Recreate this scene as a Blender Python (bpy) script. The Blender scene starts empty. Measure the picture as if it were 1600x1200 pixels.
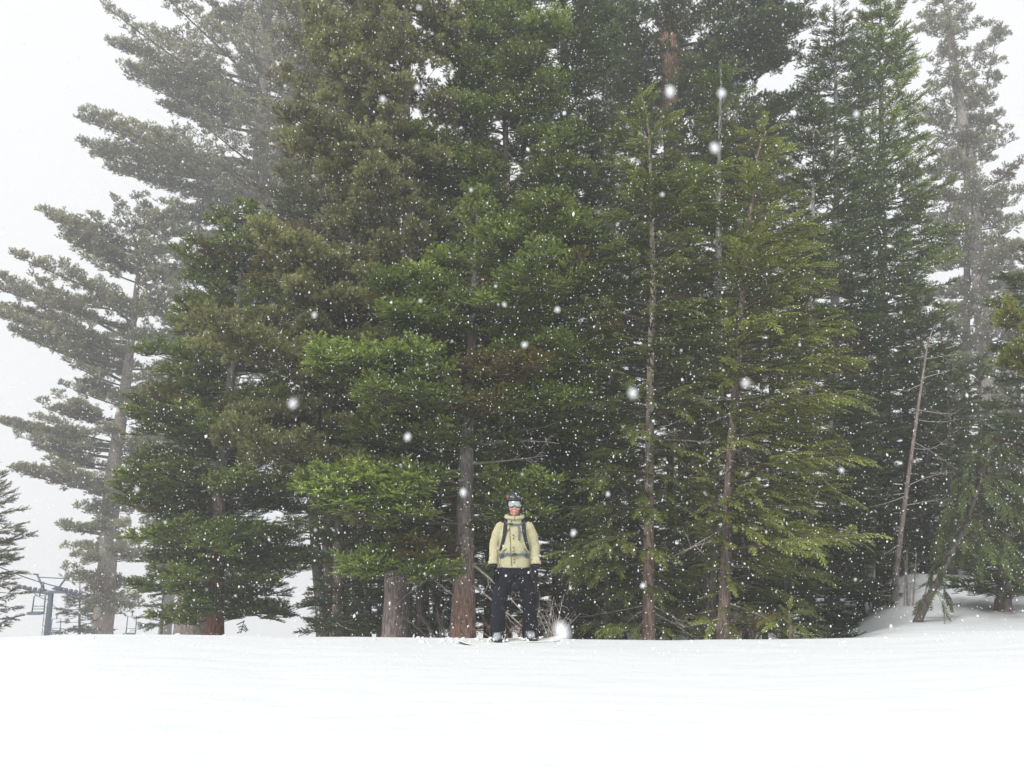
import bpy, math, random
import numpy as np
from mathutils import Vector, Matrix

random.seed(7)
rng = np.random.default_rng(7)
R = math.radians

# ------------------------------------------------------------------ camera, world, sun, exposure
sc = bpy.context.scene
COL = sc.collection
F = 1256.0                      # focal length in pixels of the 1600 px wide photograph
PITCH = R(11.0)
CAM = Vector((0.0, 0.0, 1.2))
cd = bpy.data.cameras.new('camera')
cd.sensor_width = 36.0
cd.lens = F / 1600.0 * 36.0
cd.clip_start = 0.02
cd.clip_end = 600.0
cd.dof.use_dof = True
cd.dof.focus_distance = 11.0
cd.dof.aperture_fstop = 8.0
cam = bpy.data.objects.new('camera', cd)
cam.location = CAM
cam.rotation_euler = (R(90) + PITCH, 0, 0)
COL.objects.link(cam)
sc.camera = cam

SUN_EL, SUN_AZ = R(42), R(215)       # behind the camera, a little to the left
w = bpy.data.worlds.new('World'); sc.world = w; w.use_nodes = True
nt = w.node_tree; nt.nodes.clear()
sky = nt.nodes.new('ShaderNodeTexSky'); sky.sky_type = 'NISHITA'; sky.sun_disc = False
sky.sun_elevation = SUN_EL; sky.sun_rotation = SUN_AZ
hs = nt.nodes.new('ShaderNodeHueSaturation'); hs.inputs['Saturation'].default_value = 0.25
mx = nt.nodes.new('ShaderNodeMixRGB'); mx.inputs['Fac'].default_value = 0.9
mx.inputs['Color2'].default_value = (9.1, 9.2, 9.35, 1)
bg = nt.nodes.new('ShaderNodeBackground'); bg.inputs['Strength'].default_value = 0.047
wo = nt.nodes.new('ShaderNodeOutputWorld')
nt.links.new(sky.outputs[0], hs.inputs['Color']); nt.links.new(hs.outputs[0], mx.inputs['Color1'])
# standard overcast sky: brighter towards the zenith
tcw = nt.nodes.new('ShaderNodeTexCoord'); spw = nt.nodes.new('ShaderNodeSeparateXYZ'); nt.links.new(tcw.outputs['Generated'], spw.inputs[0])
cl = nt.nodes.new('ShaderNodeMath'); cl.operation = 'MAXIMUM'; cl.inputs[1].default_value = 0.0; nt.links.new(spw.outputs['Z'], cl.inputs[0])
ma = nt.nodes.new('ShaderNodeMath'); ma.operation = 'MULTIPLY_ADD'; ma.inputs[1].default_value = 0.3; ma.inputs[2].default_value = 1.0; nt.links.new(cl.outputs[0], ma.inputs[0])
scw = nt.nodes.new('ShaderNodeVectorMath'); scw.operation = 'SCALE'; nt.links.new(mx.outputs[0], scw.inputs[0]); nt.links.new(ma.outputs[0], scw.inputs['Scale'])
nt.links.new(scw.outputs[0], bg.inputs['Color']); nt.links.new(bg.outputs[0], wo.inputs['Surface'])

sd = bpy.data.lights.new('sun', 'SUN'); sd.energy = 1.5; sd.angle = R(14); sd.color = (1.0, 0.98, 0.94)
sun = bpy.data.objects.new('sun', sd); COL.objects.link(sun)
sdir = Vector((math.sin(SUN_AZ) * math.cos(SUN_EL), math.cos(SUN_AZ) * math.cos(SUN_EL), math.sin(SUN_EL)))
sun.rotation_euler = sdir.to_track_quat('Z', 'Y').to_euler()
sun.location = sdir * 60

vs = sc.view_settings
vs.view_transform = 'Standard'; vs.look = 'None'; vs.gamma = 1.0; vs.use_curve_mapping = False
vs.exposure = 1.08
cy = sc.cycles
cy.max_bounces = 8; cy.diffuse_bounces = 4; cy.glossy_bounces = 2; cy.transmission_bounces = 4
cy.volume_bounces = 2; cy.transparent_max_bounces = 6
cy.use_adaptive_sampling = True; cy.adaptive_threshold = 0.02
cy.use_denoising = True
try: cy.denoiser = 'OPENIMAGEDENOISE'
except Exception: pass
cy.caustics_reflective = False; cy.caustics_refractive = False

# ------------------------------------------------------------------ pixel -> world helper
SP, CP = math.sin(PITCH), math.cos(PITCH)
def at(x, y, D):
    """world point seen at photo pixel (x, y) on the vertical plane Y = D"""
    u = x - 800.0; v = 600.0 - y
    dy = F * CP - v * SP; dz = F * SP + v * CP
    k = D / dy
    return Vector((u * k, D, CAM.z + dz * k))
def mpx(D, y=700):                      # metres per photo pixel near row y at distance D
    return (at(801, y, D) - at(800, y, D)).x

# ------------------------------------------------------------------ small tools
def link(o, parent=None):
    COL.objects.link(o)
    if parent is not None: o.parent = parent
    return o
def mesh_obj(name, verts, faces, mats, parent=None, smooth=False, midx=None):
    me = bpy.data.meshes.new(name)
    me.from_pydata([tuple(v) for v in verts], [], faces)
    if not isinstance(mats, (list, tuple)): mats = [mats]
    for m in mats: me.materials.append(m)
    if midx is not None: me.polygons.foreach_set('material_index', midx)
    if smooth: me.polygons.foreach_set('use_smooth', [True] * len(me.polygons))
    me.update()
    return link(bpy.data.objects.new(name, me), parent)
def thing(name, label, cat, loc=(0, 0, 0), group=None, rotz=0):
    o = bpy.data.objects.new(name, None); COL.objects.link(o)
    o.empty_display_size = 0.2
    o.location = loc; o.rotation_euler = (0, 0, rotz)
    o['label'] = label; o['category'] = cat
    if group: o['group'] = group
    return o
def tag(o, label, cat, group=None, kind=None):
    o['label'] = label
    if cat: o['category'] = cat
    if group: o['group'] = group
    if kind: o['kind'] = kind
    return o

class MB:
    """collects verts / faces"""
    def __init__(self): self.v = []; self.f = []; self.m = []
    def add(self, vs_, fs, mi=0):
        b = len(self.v); self.v += [tuple(p) for p in vs_]
        self.f += [tuple(i + b for i in q) for q in fs]; self.m += [mi] * len(fs)
    def box(self, c, s, rot=None, mi=0):
        hx, hy, hz = s[0] / 2, s[1] / 2, s[2] / 2
        pts = [Vector((x, y, z)) for x in (-hx, hx) for y in (-hy, hy) for z in (-hz, hz)]
        if rot is not None: pts = [rot @ p for p in pts]
        c = Vector(c)
        self.add([p + c for p in pts], [(0, 1, 3, 2), (4, 6, 7, 5), (0, 4, 5, 1), (2, 3, 7, 6), (0, 2, 6, 4), (1, 5, 7, 3)], mi)
    def tube(self, pts, rad, n=8, mi=0, cap=True, flat=None):
        """swept tube; rad: number or list of r or (ra, rb)"""
        pts = [Vector(p) for p in pts]; k = len(pts)
        if not isinstance(rad, list): rad = [rad] * k
        vs_ = []
        up0 = Vector((0, 1, 0)) if flat is None else Vector(flat)
        for i, p in enumerate(pts):
            t = (pts[min(i + 1, k - 1)] - pts[max(i - 1, 0)]).normalized()
            a = up0 - t * up0.dot(t)
            if a.length < 1e-3: a = Vector((1, 0, 0)) - t * t.x
            a.normalize(); b = t.cross(a)
            r = rad[i]; ra, rb = (r if isinstance(r, (list, tuple)) else (r, r))
            for j in range(n):
                q = 2 * math.pi * j / n
                vs_.append(p + a * (ra * math.cos(q)) + b * (rb * math.sin(q)))
        fs = []
        for i in range(k - 1):
            for j in range(n):
                j2 = (j + 1) % n
                fs.append((i * n + j, i * n + j2, (i + 1) * n + j2, (i + 1) * n + j))
        if cap:
            fs.append(tuple(range(n))[::-1]); fs.append(tuple((k - 1) * n + j for j in range(n)))
        self.add(vs_, fs, mi)
    def ellipsoid(self, c, r, n=16, m=10, mi=0, fn=None):
        vs_ = []; fs = []
        c = Vector(c)
        for i in range(m + 1):
            th = math.pi * i / m
            for j in range(n):
                ph = 2 * math.pi * j / n
                p = Vector((math.sin(th) * math.cos(ph), math.sin(th) * math.sin(ph), math.cos(th)))
                if fn: p = fn(p)
                vs_.append(c + Vector((p.x * r[0], p.y * r[1], p.z * r[2])))
        for i in range(m):
            for j in range(n):
                j2 = (j + 1) % n
                fs.append((i * n + j, (i + 1) * n + j, (i + 1) * n + j2, i * n + j2))
        self.add(vs_, fs, mi)
    def build(self, name, mats, parent=None, smooth=True):
        return mesh_obj(name, self.v, self.f, mats, parent, smooth, self.m)

# ------------------------------------------------------------------ materials
def mat_plain(name, col, rough=0.8, spec=0.3, metal=0.0, noise=None, bump=None, col2=None, emit=None):
    m = bpy.data.materials.new(name); m.use_nodes = True
    t = m.node_tree; b = t.nodes['Principled BSDF']
    b.inputs['Base Color'].default_value = (*col, 1); b.inputs['Roughness'].default_value = rough
    b.inputs['Specular IOR Level'].default_value = spec; b.inputs['Metallic'].default_value = metal
    tc = t.nodes.new('ShaderNodeTexCoord')
    if noise:
        n = t.nodes.new('ShaderNodeTexNoise'); n.inputs['Scale'].default_value = noise; n.inputs['Detail'].default_value = 5
        t.links.new(tc.outputs['Object'], n.inputs['Vector'])
        r = t.nodes.new('ShaderNodeMixRGB'); c2 = col2 or tuple(c * 0.65 for c in col)
        r.inputs['Color1'].default_value = (*c2, 1); r.inputs['Color2'].default_value = (*col, 1)
        cr = t.nodes.new('ShaderNodeMapRange'); cr.inputs[1].default_value = 0.35; cr.inputs[2].default_value = 0.65
        t.links.new(n.outputs['Fac'], cr.inputs[0]); t.links.new(cr.outputs[0], r.inputs['Fac'])
        t.links.new(r.outputs[0], b.inputs['Base Color'])
    if bump:
        n2 = t.nodes.new('ShaderNodeTexNoise'); n2.inputs['Scale'].default_value = bump[0]; n2.inputs['Detail'].default_value = 4
        t.links.new(tc.outputs['Object'], n2.inputs['Vector'])
        bp = t.nodes.new('ShaderNodeBump'); bp.inputs['Distance'].default_value = bump[1]; bp.inputs['Strength'].default_value = 0.8
        t.links.new(n2.outputs['Fac'], bp.inputs['Height']); t.links.new(bp.outputs[0], b.inputs['Normal'])
    return m

def mat_bark(name, lo, hi, z0=2.0, z1=4.0):
    """bark whose plates change colour from base (lo) to upper stem (hi)"""
    m = bpy.data.materials.new(name); m.use_nodes = True
    t = m.node_tree; b = t.nodes['Principled BSDF']; b.inputs['Roughness'].default_value = 0.95
    b.inputs['Specular IOR Level'].default_value = 0.15
    tc = t.nodes.new('ShaderNodeTexCoord')
    mp = t.nodes.new('ShaderNodeMapping'); mp.inputs['Scale'].default_value = (14, 14, 3.2)
    t.links.new(tc.outputs['Object'], mp.inputs['Vector'])
    n = t.nodes.new('ShaderNodeTexNoise'); n.inputs['Scale'].default_value = 1.6; n.inputs['Detail'].default_value = 6; n.inputs['Roughness'].default_value = 0.7
    t.links.new(mp.outputs[0], n.inputs['Vector'])
    big = t.nodes.new('ShaderNodeTexNoise'); big.inputs['Scale'].default_value = 1.7; big.inputs['Detail'].default_value = 3
    t.links.new(tc.outputs['Object'], big.inputs['Vector'])
    sep = t.nodes.new('ShaderNodeSeparateXYZ'); t.links.new(tc.outputs['Object'], sep.inputs[0])
    ad = t.nodes.new('ShaderNodeMath'); ad.operation = 'MULTIPLY_ADD'; ad.inputs[1].default_value = 3.0
    t.links.new(big.outputs['Fac'], ad.inputs[0]); t.links.new(sep.outputs['Z'], ad.inputs[2])
    mr = t.nodes.new('ShaderNodeMapRange'); mr.inputs[1].default_value = z0 + 1.5; mr.inputs[2].default_value = z1 + 1.5
    t.links.new(ad.outputs[0], mr.inputs[0])
    mix = t.nodes.new('ShaderNodeMixRGB'); mix.inputs['Color1'].default_value = (*lo, 1); mix.inputs['Color2'].default_value = (*hi, 1)
    t.links.new(mr.outputs[0], mix.inputs['Fac'])
    cr = t.nodes.new('ShaderNodeMapRange'); cr.inputs[1].default_value = 0.35; cr.inputs[2].default_value = 0.65; cr.inputs[3].default_value = 0.35; cr.inputs[4].default_value = 1.25
    t.links.new(n.outputs['Fac'], cr.inputs[0])
    mul = t.nodes.new('ShaderNodeVectorMath'); mul.operation = 'SCALE'
    t.links.new(mix.outputs[0], mul.inputs[0]); t.links.new(cr.outputs[0], mul.inputs['Scale'])
    t.links.new(mul.outputs[0], b.inputs['Base Color'])
    bp = t.nodes.new('ShaderNodeBump'); bp.inputs['Distance'].default_value = 0.03; bp.inputs['Strength'].default_value = 0.9
    t.links.new(n.outputs['Fac'], bp.inputs['Height']); t.links.new(bp.outputs[0], b.inputs['Normal'])
    return m

def mat_needles():
    m = bpy.data.materials.new('needles'); m.use_nodes = True
    t = m.node_tree; t.nodes.clear()
    a = t.nodes.new('ShaderNodeAttribute'); a.attribute_type = 'INSTANCER'; a.attribute_name = 'leafcol'
    g = t.nodes.new('ShaderNodeBsdfPrincipled'); g.inputs['Roughness'].default_value = 0.55; g.inputs['Specular IOR Level'].default_value = 0.25
    tr = t.nodes.new('ShaderNodeBsdfTranslucent')
    mxs = t.nodes.new('ShaderNodeMixShader'); mxs.inputs['Fac'].default_value = 0.43
    o = t.nodes.new('ShaderNodeOutputMaterial')
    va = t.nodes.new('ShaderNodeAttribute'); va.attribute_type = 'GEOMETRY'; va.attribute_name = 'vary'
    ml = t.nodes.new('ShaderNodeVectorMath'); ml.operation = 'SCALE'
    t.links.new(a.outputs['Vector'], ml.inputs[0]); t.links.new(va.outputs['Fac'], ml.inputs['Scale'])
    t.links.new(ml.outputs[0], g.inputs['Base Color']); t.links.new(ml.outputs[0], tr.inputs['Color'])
    t.links.new(g.outputs[0], mxs.inputs[1]); t.links.new(tr.outputs[0], mxs.inputs[2]); t.links.new(mxs.outputs[0], o.inputs['Surface'])
    return m
M_NEEDLE = mat_needles()
M_TWIG = mat_plain('twig_bark', (0.13, 0.10, 0.08), 0.9, 0.15, noise=30)
M_DEAD = mat_plain('dead_wood', (0.40, 0.36, 0.32), 0.9, 0.15, noise=20)
M_DEADRED = mat_plain('reddish_dead_wood', (0.26, 0.17, 0.12), 0.9, 0.15, noise=20)
BARK = {
    'redgrey': mat_bark('red_fir_bark', (0.28, 0.165, 0.125), (0.35, 0.32, 0.29), 0.0, 3.2),
    'redlow': mat_bark('red_and_white_bark', (0.28, 0.13, 0.09), (0.36, 0.345, 0.325), 3.0, 4.2),
    'greybrown': mat_bark('grey_brown_bark', (0.27, 0.22, 0.195), (0.28, 0.245, 0.215), 2, 6),
    'dark': mat_bark('dark_bark', (0.13, 0.11, 0.10), (0.15, 0.125, 0.11), 2, 6),
    'orange': mat_bark('orange_brown_bark', (0.19, 0.15, 0.13), (0.28, 0.185, 0.13), 6, 12),
    'brown': mat_bark('brown_bark', (0.21, 0.165, 0.14), (0.24, 0.19, 0.16), 2, 6),
    'pale': mat_bark('pale_mottled_bark', (0.33, 0.23, 0.19), (0.42, 0.37, 0.31), 1.5, 4),
    'grey': mat_bark('smooth_grey_bark', (0.24, 0.215, 0.195), (0.30, 0.295, 0.28), 2, 5),
}

# ------------------------------------------------------------------ snow ground
CREST_Y = 10.75
crest_px = [(-400, 1000), (0, 996), (150, 991), (290, 992), (430, 996), (560, 995), (700, 997), (880, 999), (1050, 1001), (1280, 998), (1400, 995), (1500, 990), (1600, 985), (2100, 962)]
_cx = np.array([at(a, b, CREST_Y).x for a, b in crest_px]); _cz = np.array([at(a, b, CREST_Y).z for a, b in crest_px])
def sstep(a, b, x):
    t = np.clip((x - a) / (b - a), 0, 1); return t * t * (3 - 2 * t)
def vnoise(x, y, s):
    return (np.sin(x * s * 1.3 + 1.7 * np.sin(y * s * 0.7 + 1.1)) + np.sin(y * s * 1.1 + 2.1 * np.sin(x * s * 0.6 + 0.4)) + np.sin((x + y) * s * 0.8 + 4.2)) / 3
def px_z(ypx, y):                      # height at distance y that sits on photo row ypx
    v = 600.0 - ypx
    return CAM.z + (F * SP + v * CP) / (F * CP - v * SP) * y
def ground_z(x, y):
    x = np.asarray(x, float); y = np.asarray(y, float)
    zc = np.interp(x * CREST_Y / np.maximum(y, 6.0), _cx, _cz)
    slope = (zc - CAM.z) / CREST_Y                          # fall of the sight line over the crest
    near = zc * sstep(2.0, 9.6, np.minimum(y, 9.6))
    yb = np.maximum(y, CREST_Y)
    hidden = CAM.z + slope * yb - 0.16 * sstep(CREST_Y, 12.5, yb) - 0.02 * (yb - CREST_Y)
    # behind the wood on the right half the snow climbs again
    d_r = np.array([10.75, 12.3, 14.0, 16.5, 18.0, 22.0, 30.0, 45.0, 90.0]); y_r = np.array([992, 987, 978, 958, 934, 897, 880, 868, 858.0])
    d_c = np.array([10.75, 24.0, 28.0, 34.0, 45.0, 90.0]); y_c = np.array([1002, 1006, 975, 915, 885, 862.0])
    zr_ = px_z(np.interp(yb, d_r, y_r), yb); zc_ = px_z(np.interp(yb, d_c, y_c), yb)
    ax_ = x / yb                                            # bearing
    wr = sstep(0.33, 0.49, ax_) * sstep(11.0, 12.6, yb); wc = sstep(0.0, 0.10, ax_) * sstep(24.0, 28.0, yb)
    far = hidden * (1 - wc) + zc_ * wc
    far = far * (1 - wr) + zr_ * wr
    t = sstep(CREST_Y - .35, CREST_Y + .5, y)
    z = near * (1 - t) + far * t
    z = z + (0.03 * vnoise(x, y, 1.1) + 0.05 * vnoise(x, y, 0.45)) * sstep(12, 16, y)
    z = z + (0.006 * vnoise(x, y, 1.7) + 0.003 * vnoise(x + 7, y * 2.5, 4.0)) * (1 - sstep(11, 12, y))
    return z
def axis(vals):
    out = []
    for (a, b, n) in vals: out += list(np.linspace(a, b, n, endpoint=False))
    out.append(vals[-1][1]); return np.array(out)
gx = axis([(-75, -20, 28), (-20, -9, 30), (-9, 12, 190), (12, 25, 34), (25, 75, 26)])
gy = axis([(-20, 0, 12), (0, 4, 24), (4, 13, 150), (13, 26, 90), (26, 80, 40)])
X, Y = np.meshgrid(gx, gy)
Z = ground_z(X, Y)
nx, ny = len(gx), len(gy)
idx = np.arange(nx * ny).reshape(ny, nx)
faces = np.stack([idx[:-1, :-1], idx[:-1, 1:], idx[1:, 1:], idx[1:, :-1]], -1).reshape(-1, 4)
M_SNOW = bpy.data.materials.new('snow'); M_SNOW.use_nodes = True
t = M_SNOW.node_tree; b = t.nodes['Principled BSDF']
b.inputs['Base Color'].default_value = (0.70, 0.715, 0.735, 1); b.inputs['Roughness'].default_value = 0.65; b.inputs['Specular IOR Level'].default_value = 0.25
tc = t.nodes.new('ShaderNodeTexCoord')
mp = t.nodes.new('ShaderNodeMapping'); mp.inputs['Scale'].default_value = (0.7, 2.2, 1); mp.inputs['Rotation'].default_value = (0, 0, R(-7))
t.links.new(tc.outputs['Object'], mp.inputs['Vector'])
n1 = t.nodes.new('ShaderNodeTexNoise'); n1.inputs['Scale'].default_value = 1.3; n1.inputs['Detail'].default_value = 3
t.links.new(mp.outputs[0], n1.inputs['Vector'])
n2 = t.nodes.new('ShaderNodeTexNoise'); n2.inputs['Scale'].default_value = 22; n2.inputs['Detail'].default_value = 5
t.links.new(tc.outputs['Object'], n2.inputs['Vector'])
b1 = t.nodes.new('ShaderNodeBump'); b1.inputs['Distance'].default_value = 0.08; b1.inputs['Strength'].default_value = 0.34
b2 = t.nodes.new('ShaderNodeBump'); b2.inputs['Distance'].default_value = 0.008; b2.inputs['Strength'].default_value = 0.6
t.links.new(n1.outputs['Fac'], b1.inputs['Height']); t.links.new(n2.outputs['Fac'], b2.inputs['Height'])
t.links.new(b1.outputs[0], b2.inputs['Normal']); t.links.new(b2.outputs[0], b.inputs['Normal'])
g = mesh_obj('snow_ground', np.stack([X.ravel(), Y.ravel(), Z.ravel()], 1).tolist(), faces.tolist(), M_SNOW, smooth=True)
g['kind'] = 'structure'; g['label'] = 'smooth white snow slope with low crest and shaded hollow behind'

# ------------------------------------------------------------------ needle sprays (shared, instanced inside each crown)
def spray_mesh(kind, seed):
    r = random.Random(seed); V = []; Fc = []; MI = []; VA = []
    def needle(p, d, L, wd, nrm, va=1.0):
        s = d.cross(nrm)
        if s.length < 1e-4: s = Vector((0, 1, 0))
        s.normalize(); bI = len(V)
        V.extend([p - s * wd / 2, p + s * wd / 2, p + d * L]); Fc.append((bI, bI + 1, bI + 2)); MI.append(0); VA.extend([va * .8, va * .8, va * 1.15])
    def stick(p, q, wd):
        d = (q - p).normalized()
        for nrm in (Vector((0, 0, 1)), Vector((0.1, 1, 0))):
            s = d.cross(nrm).normalized(); bI = len(V)
            V.extend([p - s * wd / 2, p + s * wd / 2, q]); Fc.append((bI, bI + 1, bI + 2)); MI.append(1); VA.extend([1, 1, 1])
    up = Vector((0, 0, 1))
    if kind == 'fir':
        twigs = [(Vector((0, 0, 0)), Vector((1, 0, 0.10)).normalized(), 0.34)]
        for i in range(5):
            for s in (-1, 1):
                if r.random() < .1: continue
                x = 0.04 + i * 0.062 + r.uniform(-.02, .02)
                a = R(r.uniform(38, 66)); L = 0.20 * (1 - i / 7.5) * r.uniform(.65, 1.2)
                twigs.append((Vector((x, 0, 0.004)), Vector((math.cos(a), s * math.sin(a), r.uniform(-.12, .40))).normalized(), L))
        for (p, d, L) in twigs:
            stick(p, p + d * L, 0.012); tv = r.uniform(.72, 1.2)
            n = max(3, int(L / 0.0115))
            for k in range(n):
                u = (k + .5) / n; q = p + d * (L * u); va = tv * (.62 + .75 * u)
                for s in (-1, 0, 1):
                    side = d.cross(up).normalized() * s
                    nd = (d * r.uniform(.35, .8) + side * 0.8 + up * (r.uniform(0.1, .6) if s else r.uniform(.6, .9))).normalized()
                    needle(q, nd, r.uniform(.026, .040), 0.0105, up * .8 + side * r.uniform(-.8, .2) + d * (.5 if s == 0 else 0), va)
            for k in range(4):
                needle(p + d * (L - .004), (d + Vector((r.uniform(-.5, .5), r.uniform(-.5, .5), r.uniform(-.1, .6)))).normalized(), 0.032, 0.013, up, tv * 1.45)
    elif kind == 'pine':
        twigs = [(Vector((0, 0, 0)), Vector((1, 0, 0.2)).normalized(), 0.26)]
        for i in range(4):
            a = r.uniform(-1.2, 1.2); x = r.uniform(0.02, .17)
            twigs.append((Vector((x, 0, x * .15)), Vector((math.cos(a), math.sin(a), r.uniform(-.2, .8))).normalized(), r.uniform(.10, .19)))
        for (p, d, L) in twigs:
            stick(p, p + d * L, 0.013); tv = r.uniform(.75, 1.2)
            side0 = d.cross(up).normalized(); side1 = d.cross(side0)
            for k in range(40):
                u = 1 - r.random() ** 1.5 * .45
                q = p + d * (L * u); ph = r.uniform(0, 2 * math.pi)
                rad = side0 * math.cos(ph) + side1 * math.sin(ph)
                nd = (d * r.uniform(.5, 1.3) + rad * r.uniform(.4, .9)).normalized()
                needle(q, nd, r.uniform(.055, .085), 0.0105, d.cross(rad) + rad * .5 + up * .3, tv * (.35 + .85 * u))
    elif kind == 'hemlock':
        pts = []; p = Vector((0, 0, 0)); d = Vector((1, 0, 0.10))
        for i in range(9):
            pts.append((p.copy(), d.normalized())); p = p + d.normalized() * 0.058; d = d + Vector((0, 0, -0.075))
        twigs = []
        for i, (p, d) in enumerate(pts):
            if i < 8: twigs.append((p, (pts[i + 1][0] - p).normalized(), 0.058, .8 + .05 * i))
            if i:
                for s in (-1, 1):
                    a = R(r.uniform(28, 50)); L = 0.15 * (1 - i / 12) * r.uniform(.6, 1.3)
                    dd = (d * math.cos(a) + Vector((0, s * math.sin(a), -0.18))).normalized()
                    twigs.append((p, dd, L, r.uniform(.75, 1.2)))
        for (p, d, L, tv) in twigs:
            stick(p, p + d * L, 0.007)
            n = max(3, int(L / 0.011))
            for k in range(n):
                u = (k + .5) / n; q = p + d * (L * u)
                for s in (-1, 1):
                    side = d.cross(up).normalized() * s
                    nd = (d * r.uniform(.8, 1.4) + side * 0.7 + up * r.uniform(-.1, .4)).normalized()
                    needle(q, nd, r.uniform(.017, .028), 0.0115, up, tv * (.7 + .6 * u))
    me = bpy.data.meshes.new('spray_' + kind); me.from_pydata([tuple(v) for v in V], [], Fc)
    me.materials.append(M_NEEDLE); me.materials.append(M_TWIG)
    va_ = me.attributes.new('vary', 'FLOAT', 'POINT'); va_.data.foreach_set('value', VA)
    me.polygons.foreach_set('material_index', MI); me.update()
    return bpy.data.objects.new('spray_' + kind, me)

def crown_group(kind):
    ng = bpy.data.node_groups.new('needle_sprays_' + kind, 'GeometryNodeTree')
    ng.interface.new_socket('Geometry', in_out='INPUT', socket_type='NodeSocketGeometry')
    ng.interface.new_socket('Geometry', in_out='OUTPUT', socket_type='NodeSocketGeometry')
    N = ng.nodes; Lk = ng.links
    gi = N.new('NodeGroupInput'); go = N.new('NodeGroupOutput')
    m2p = N.new('GeometryNodeMeshToPoints')
    iop = N.new('GeometryNodeInstanceOnPoints'); iop.inputs['Pick Instance'].default_value = True
    g2i = N.new('GeometryNodeGeometryToInstance')
    for k in range(3):
        oi = N.new('GeometryNodeObjectInfo'); oi.inputs['Object'].default_value = spray_mesh(kind, 11 * k + len(kind)); oi.inputs['As Instance'].default_value = False
        Lk.new(oi.outputs['Geometry'], g2i.inputs['Geometry'])
    def attr(nm, ty):
        a = N.new('GeometryNodeInputNamedAttribute'); a.data_type = ty; a.inputs['Name'].default_value = nm
        return a.outputs['Attribute']
    e2r = N.new('FunctionNodeEulerToRotation'); Lk.new(attr('rot', 'FLOAT_VECTOR'), e2r.inputs[0])
    Lk.new(gi.outputs[0], m2p.inputs['Mesh']); Lk.new(m2p.outputs['Points'], iop.inputs['Points'])
    Lk.new(g2i.outputs[0], iop.inputs['Instance'])
    Lk.new(attr('pick', 'INT'), iop.inputs['Instance Index'])
    Lk.new(e2r.outputs[0], iop.inputs['Rotation'])
    cmb = N.new('ShaderNodeCombineXYZ'); sa = attr('scl', 'FLOAT')
    for s in 'XYZ': Lk.new(sa, cmb.inputs[s])
    Lk.new(cmb.outputs[0], iop.inputs['Scale'])
    Lk.new(iop.outputs[0], go.inputs[0])
    return ng
NG = {k: crown_group(k) for k in ('fir', 'pine', 'hemlock')}

def foliage_obj(name, kind, P, Fw, Up, scl, colr, parent):
    """P, Fw, Up: Nx3 arrays; colr Nx3"""
    Fw = Fw / np.linalg.norm(Fw, axis=1, keepdims=True)
    Yv = np.cross(Up, Fw); Yv /= np.linalg.norm(Yv, axis=1, keepdims=True) + 1e-9
    Zv = np.cross(Fw, Yv)
    ry = -np.arcsin(np.clip(Fw[:, 2], -1, 1)); rx = np.arctan2(Yv[:, 2], Zv[:, 2]); rz = np.arctan2(Fw[:, 1], Fw[:, 0])
    n = len(P)
    me = bpy.data.meshes.new(name); me.vertices.add(n); me.vertices.foreach_set('co', P.astype(np.float32).ravel())
    a = me.attributes.new('rot', 'FLOAT_VECTOR', 'POINT'); a.data.foreach_set('vector', np.stack([rx, ry, rz], 1).astype(np.float32).ravel())
    a = me.attributes.new('scl', 'FLOAT', 'POINT'); a.data.foreach_set('value', scl.astype(np.float32))
    a = me.attributes.new('pick', 'INT', 'POINT'); a.data.foreach_set('value', rng.integers(0, 3, n).astype(np.int32))
    a = me.attributes.new('leafcol', 'FLOAT_VECTOR', 'POINT'); a.data.foreach_set('vector', colr.astype(np.float32).ravel())
    me.update()
    o = link(bpy.data.objects.new(name, me), parent)
    md = o.modifiers.new('needles', 'NODES'); md.node_group = NG[kind]
    o['kind'] = 'stuff'
    return o

COLS = {   # (dark, bright) needle colours
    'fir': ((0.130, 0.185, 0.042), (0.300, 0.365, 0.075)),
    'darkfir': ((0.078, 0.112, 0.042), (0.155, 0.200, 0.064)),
    'pine': ((0.165, 0.175, 0.070), (0.250, 0.250, 0.098)),
    'hazepine': ((0.20, 0.20, 0.12), (0.29, 0.28, 0.165)),  # greyed and lightened: haze fade painted into the needles
    'brightpine': ((0.19, 0.22, 0.05), (0.30, 0.31, 0.08)),
    'hemlock': ((0.160, 0.215, 0.058), (0.305, 0.350, 0.088)),
    'brighthem': ((0.200, 0.245, 0.062), (0.360, 0.390, 0.098)),
    'darkhem': ((0.110, 0.155, 0.045), (0.215, 0.265, 0.070)),
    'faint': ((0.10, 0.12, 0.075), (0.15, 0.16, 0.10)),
}
SPEC = {
    #        elev a(top), a(bottom), curve b, lateral step, phi, lateral factor, spray spacing, scale, whorl gap
    'fir':     dict(at=0.35, ab=-0.22, b=0.10, step=0.24, phi=55, lat=0.40, ds=0.25, sc=1.1, round=.65, gap=0.46, n=(6, 8)),
    'pine':    dict(at=0.35, ab=-0.05, b=0.13, step=0.25, phi=52, lat=0.44, ds=0.22, sc=1.1, round=.75, gap=0.55, n=(4, 6)),
    'hemlock': dict(at=0.55, ab=0.05, b=-0.28, step=0.18, phi=40, lat=0.36, ds=0.26, sc=1.05, round=.8, gap=0.30, n=(4, 6)),
}

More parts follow.
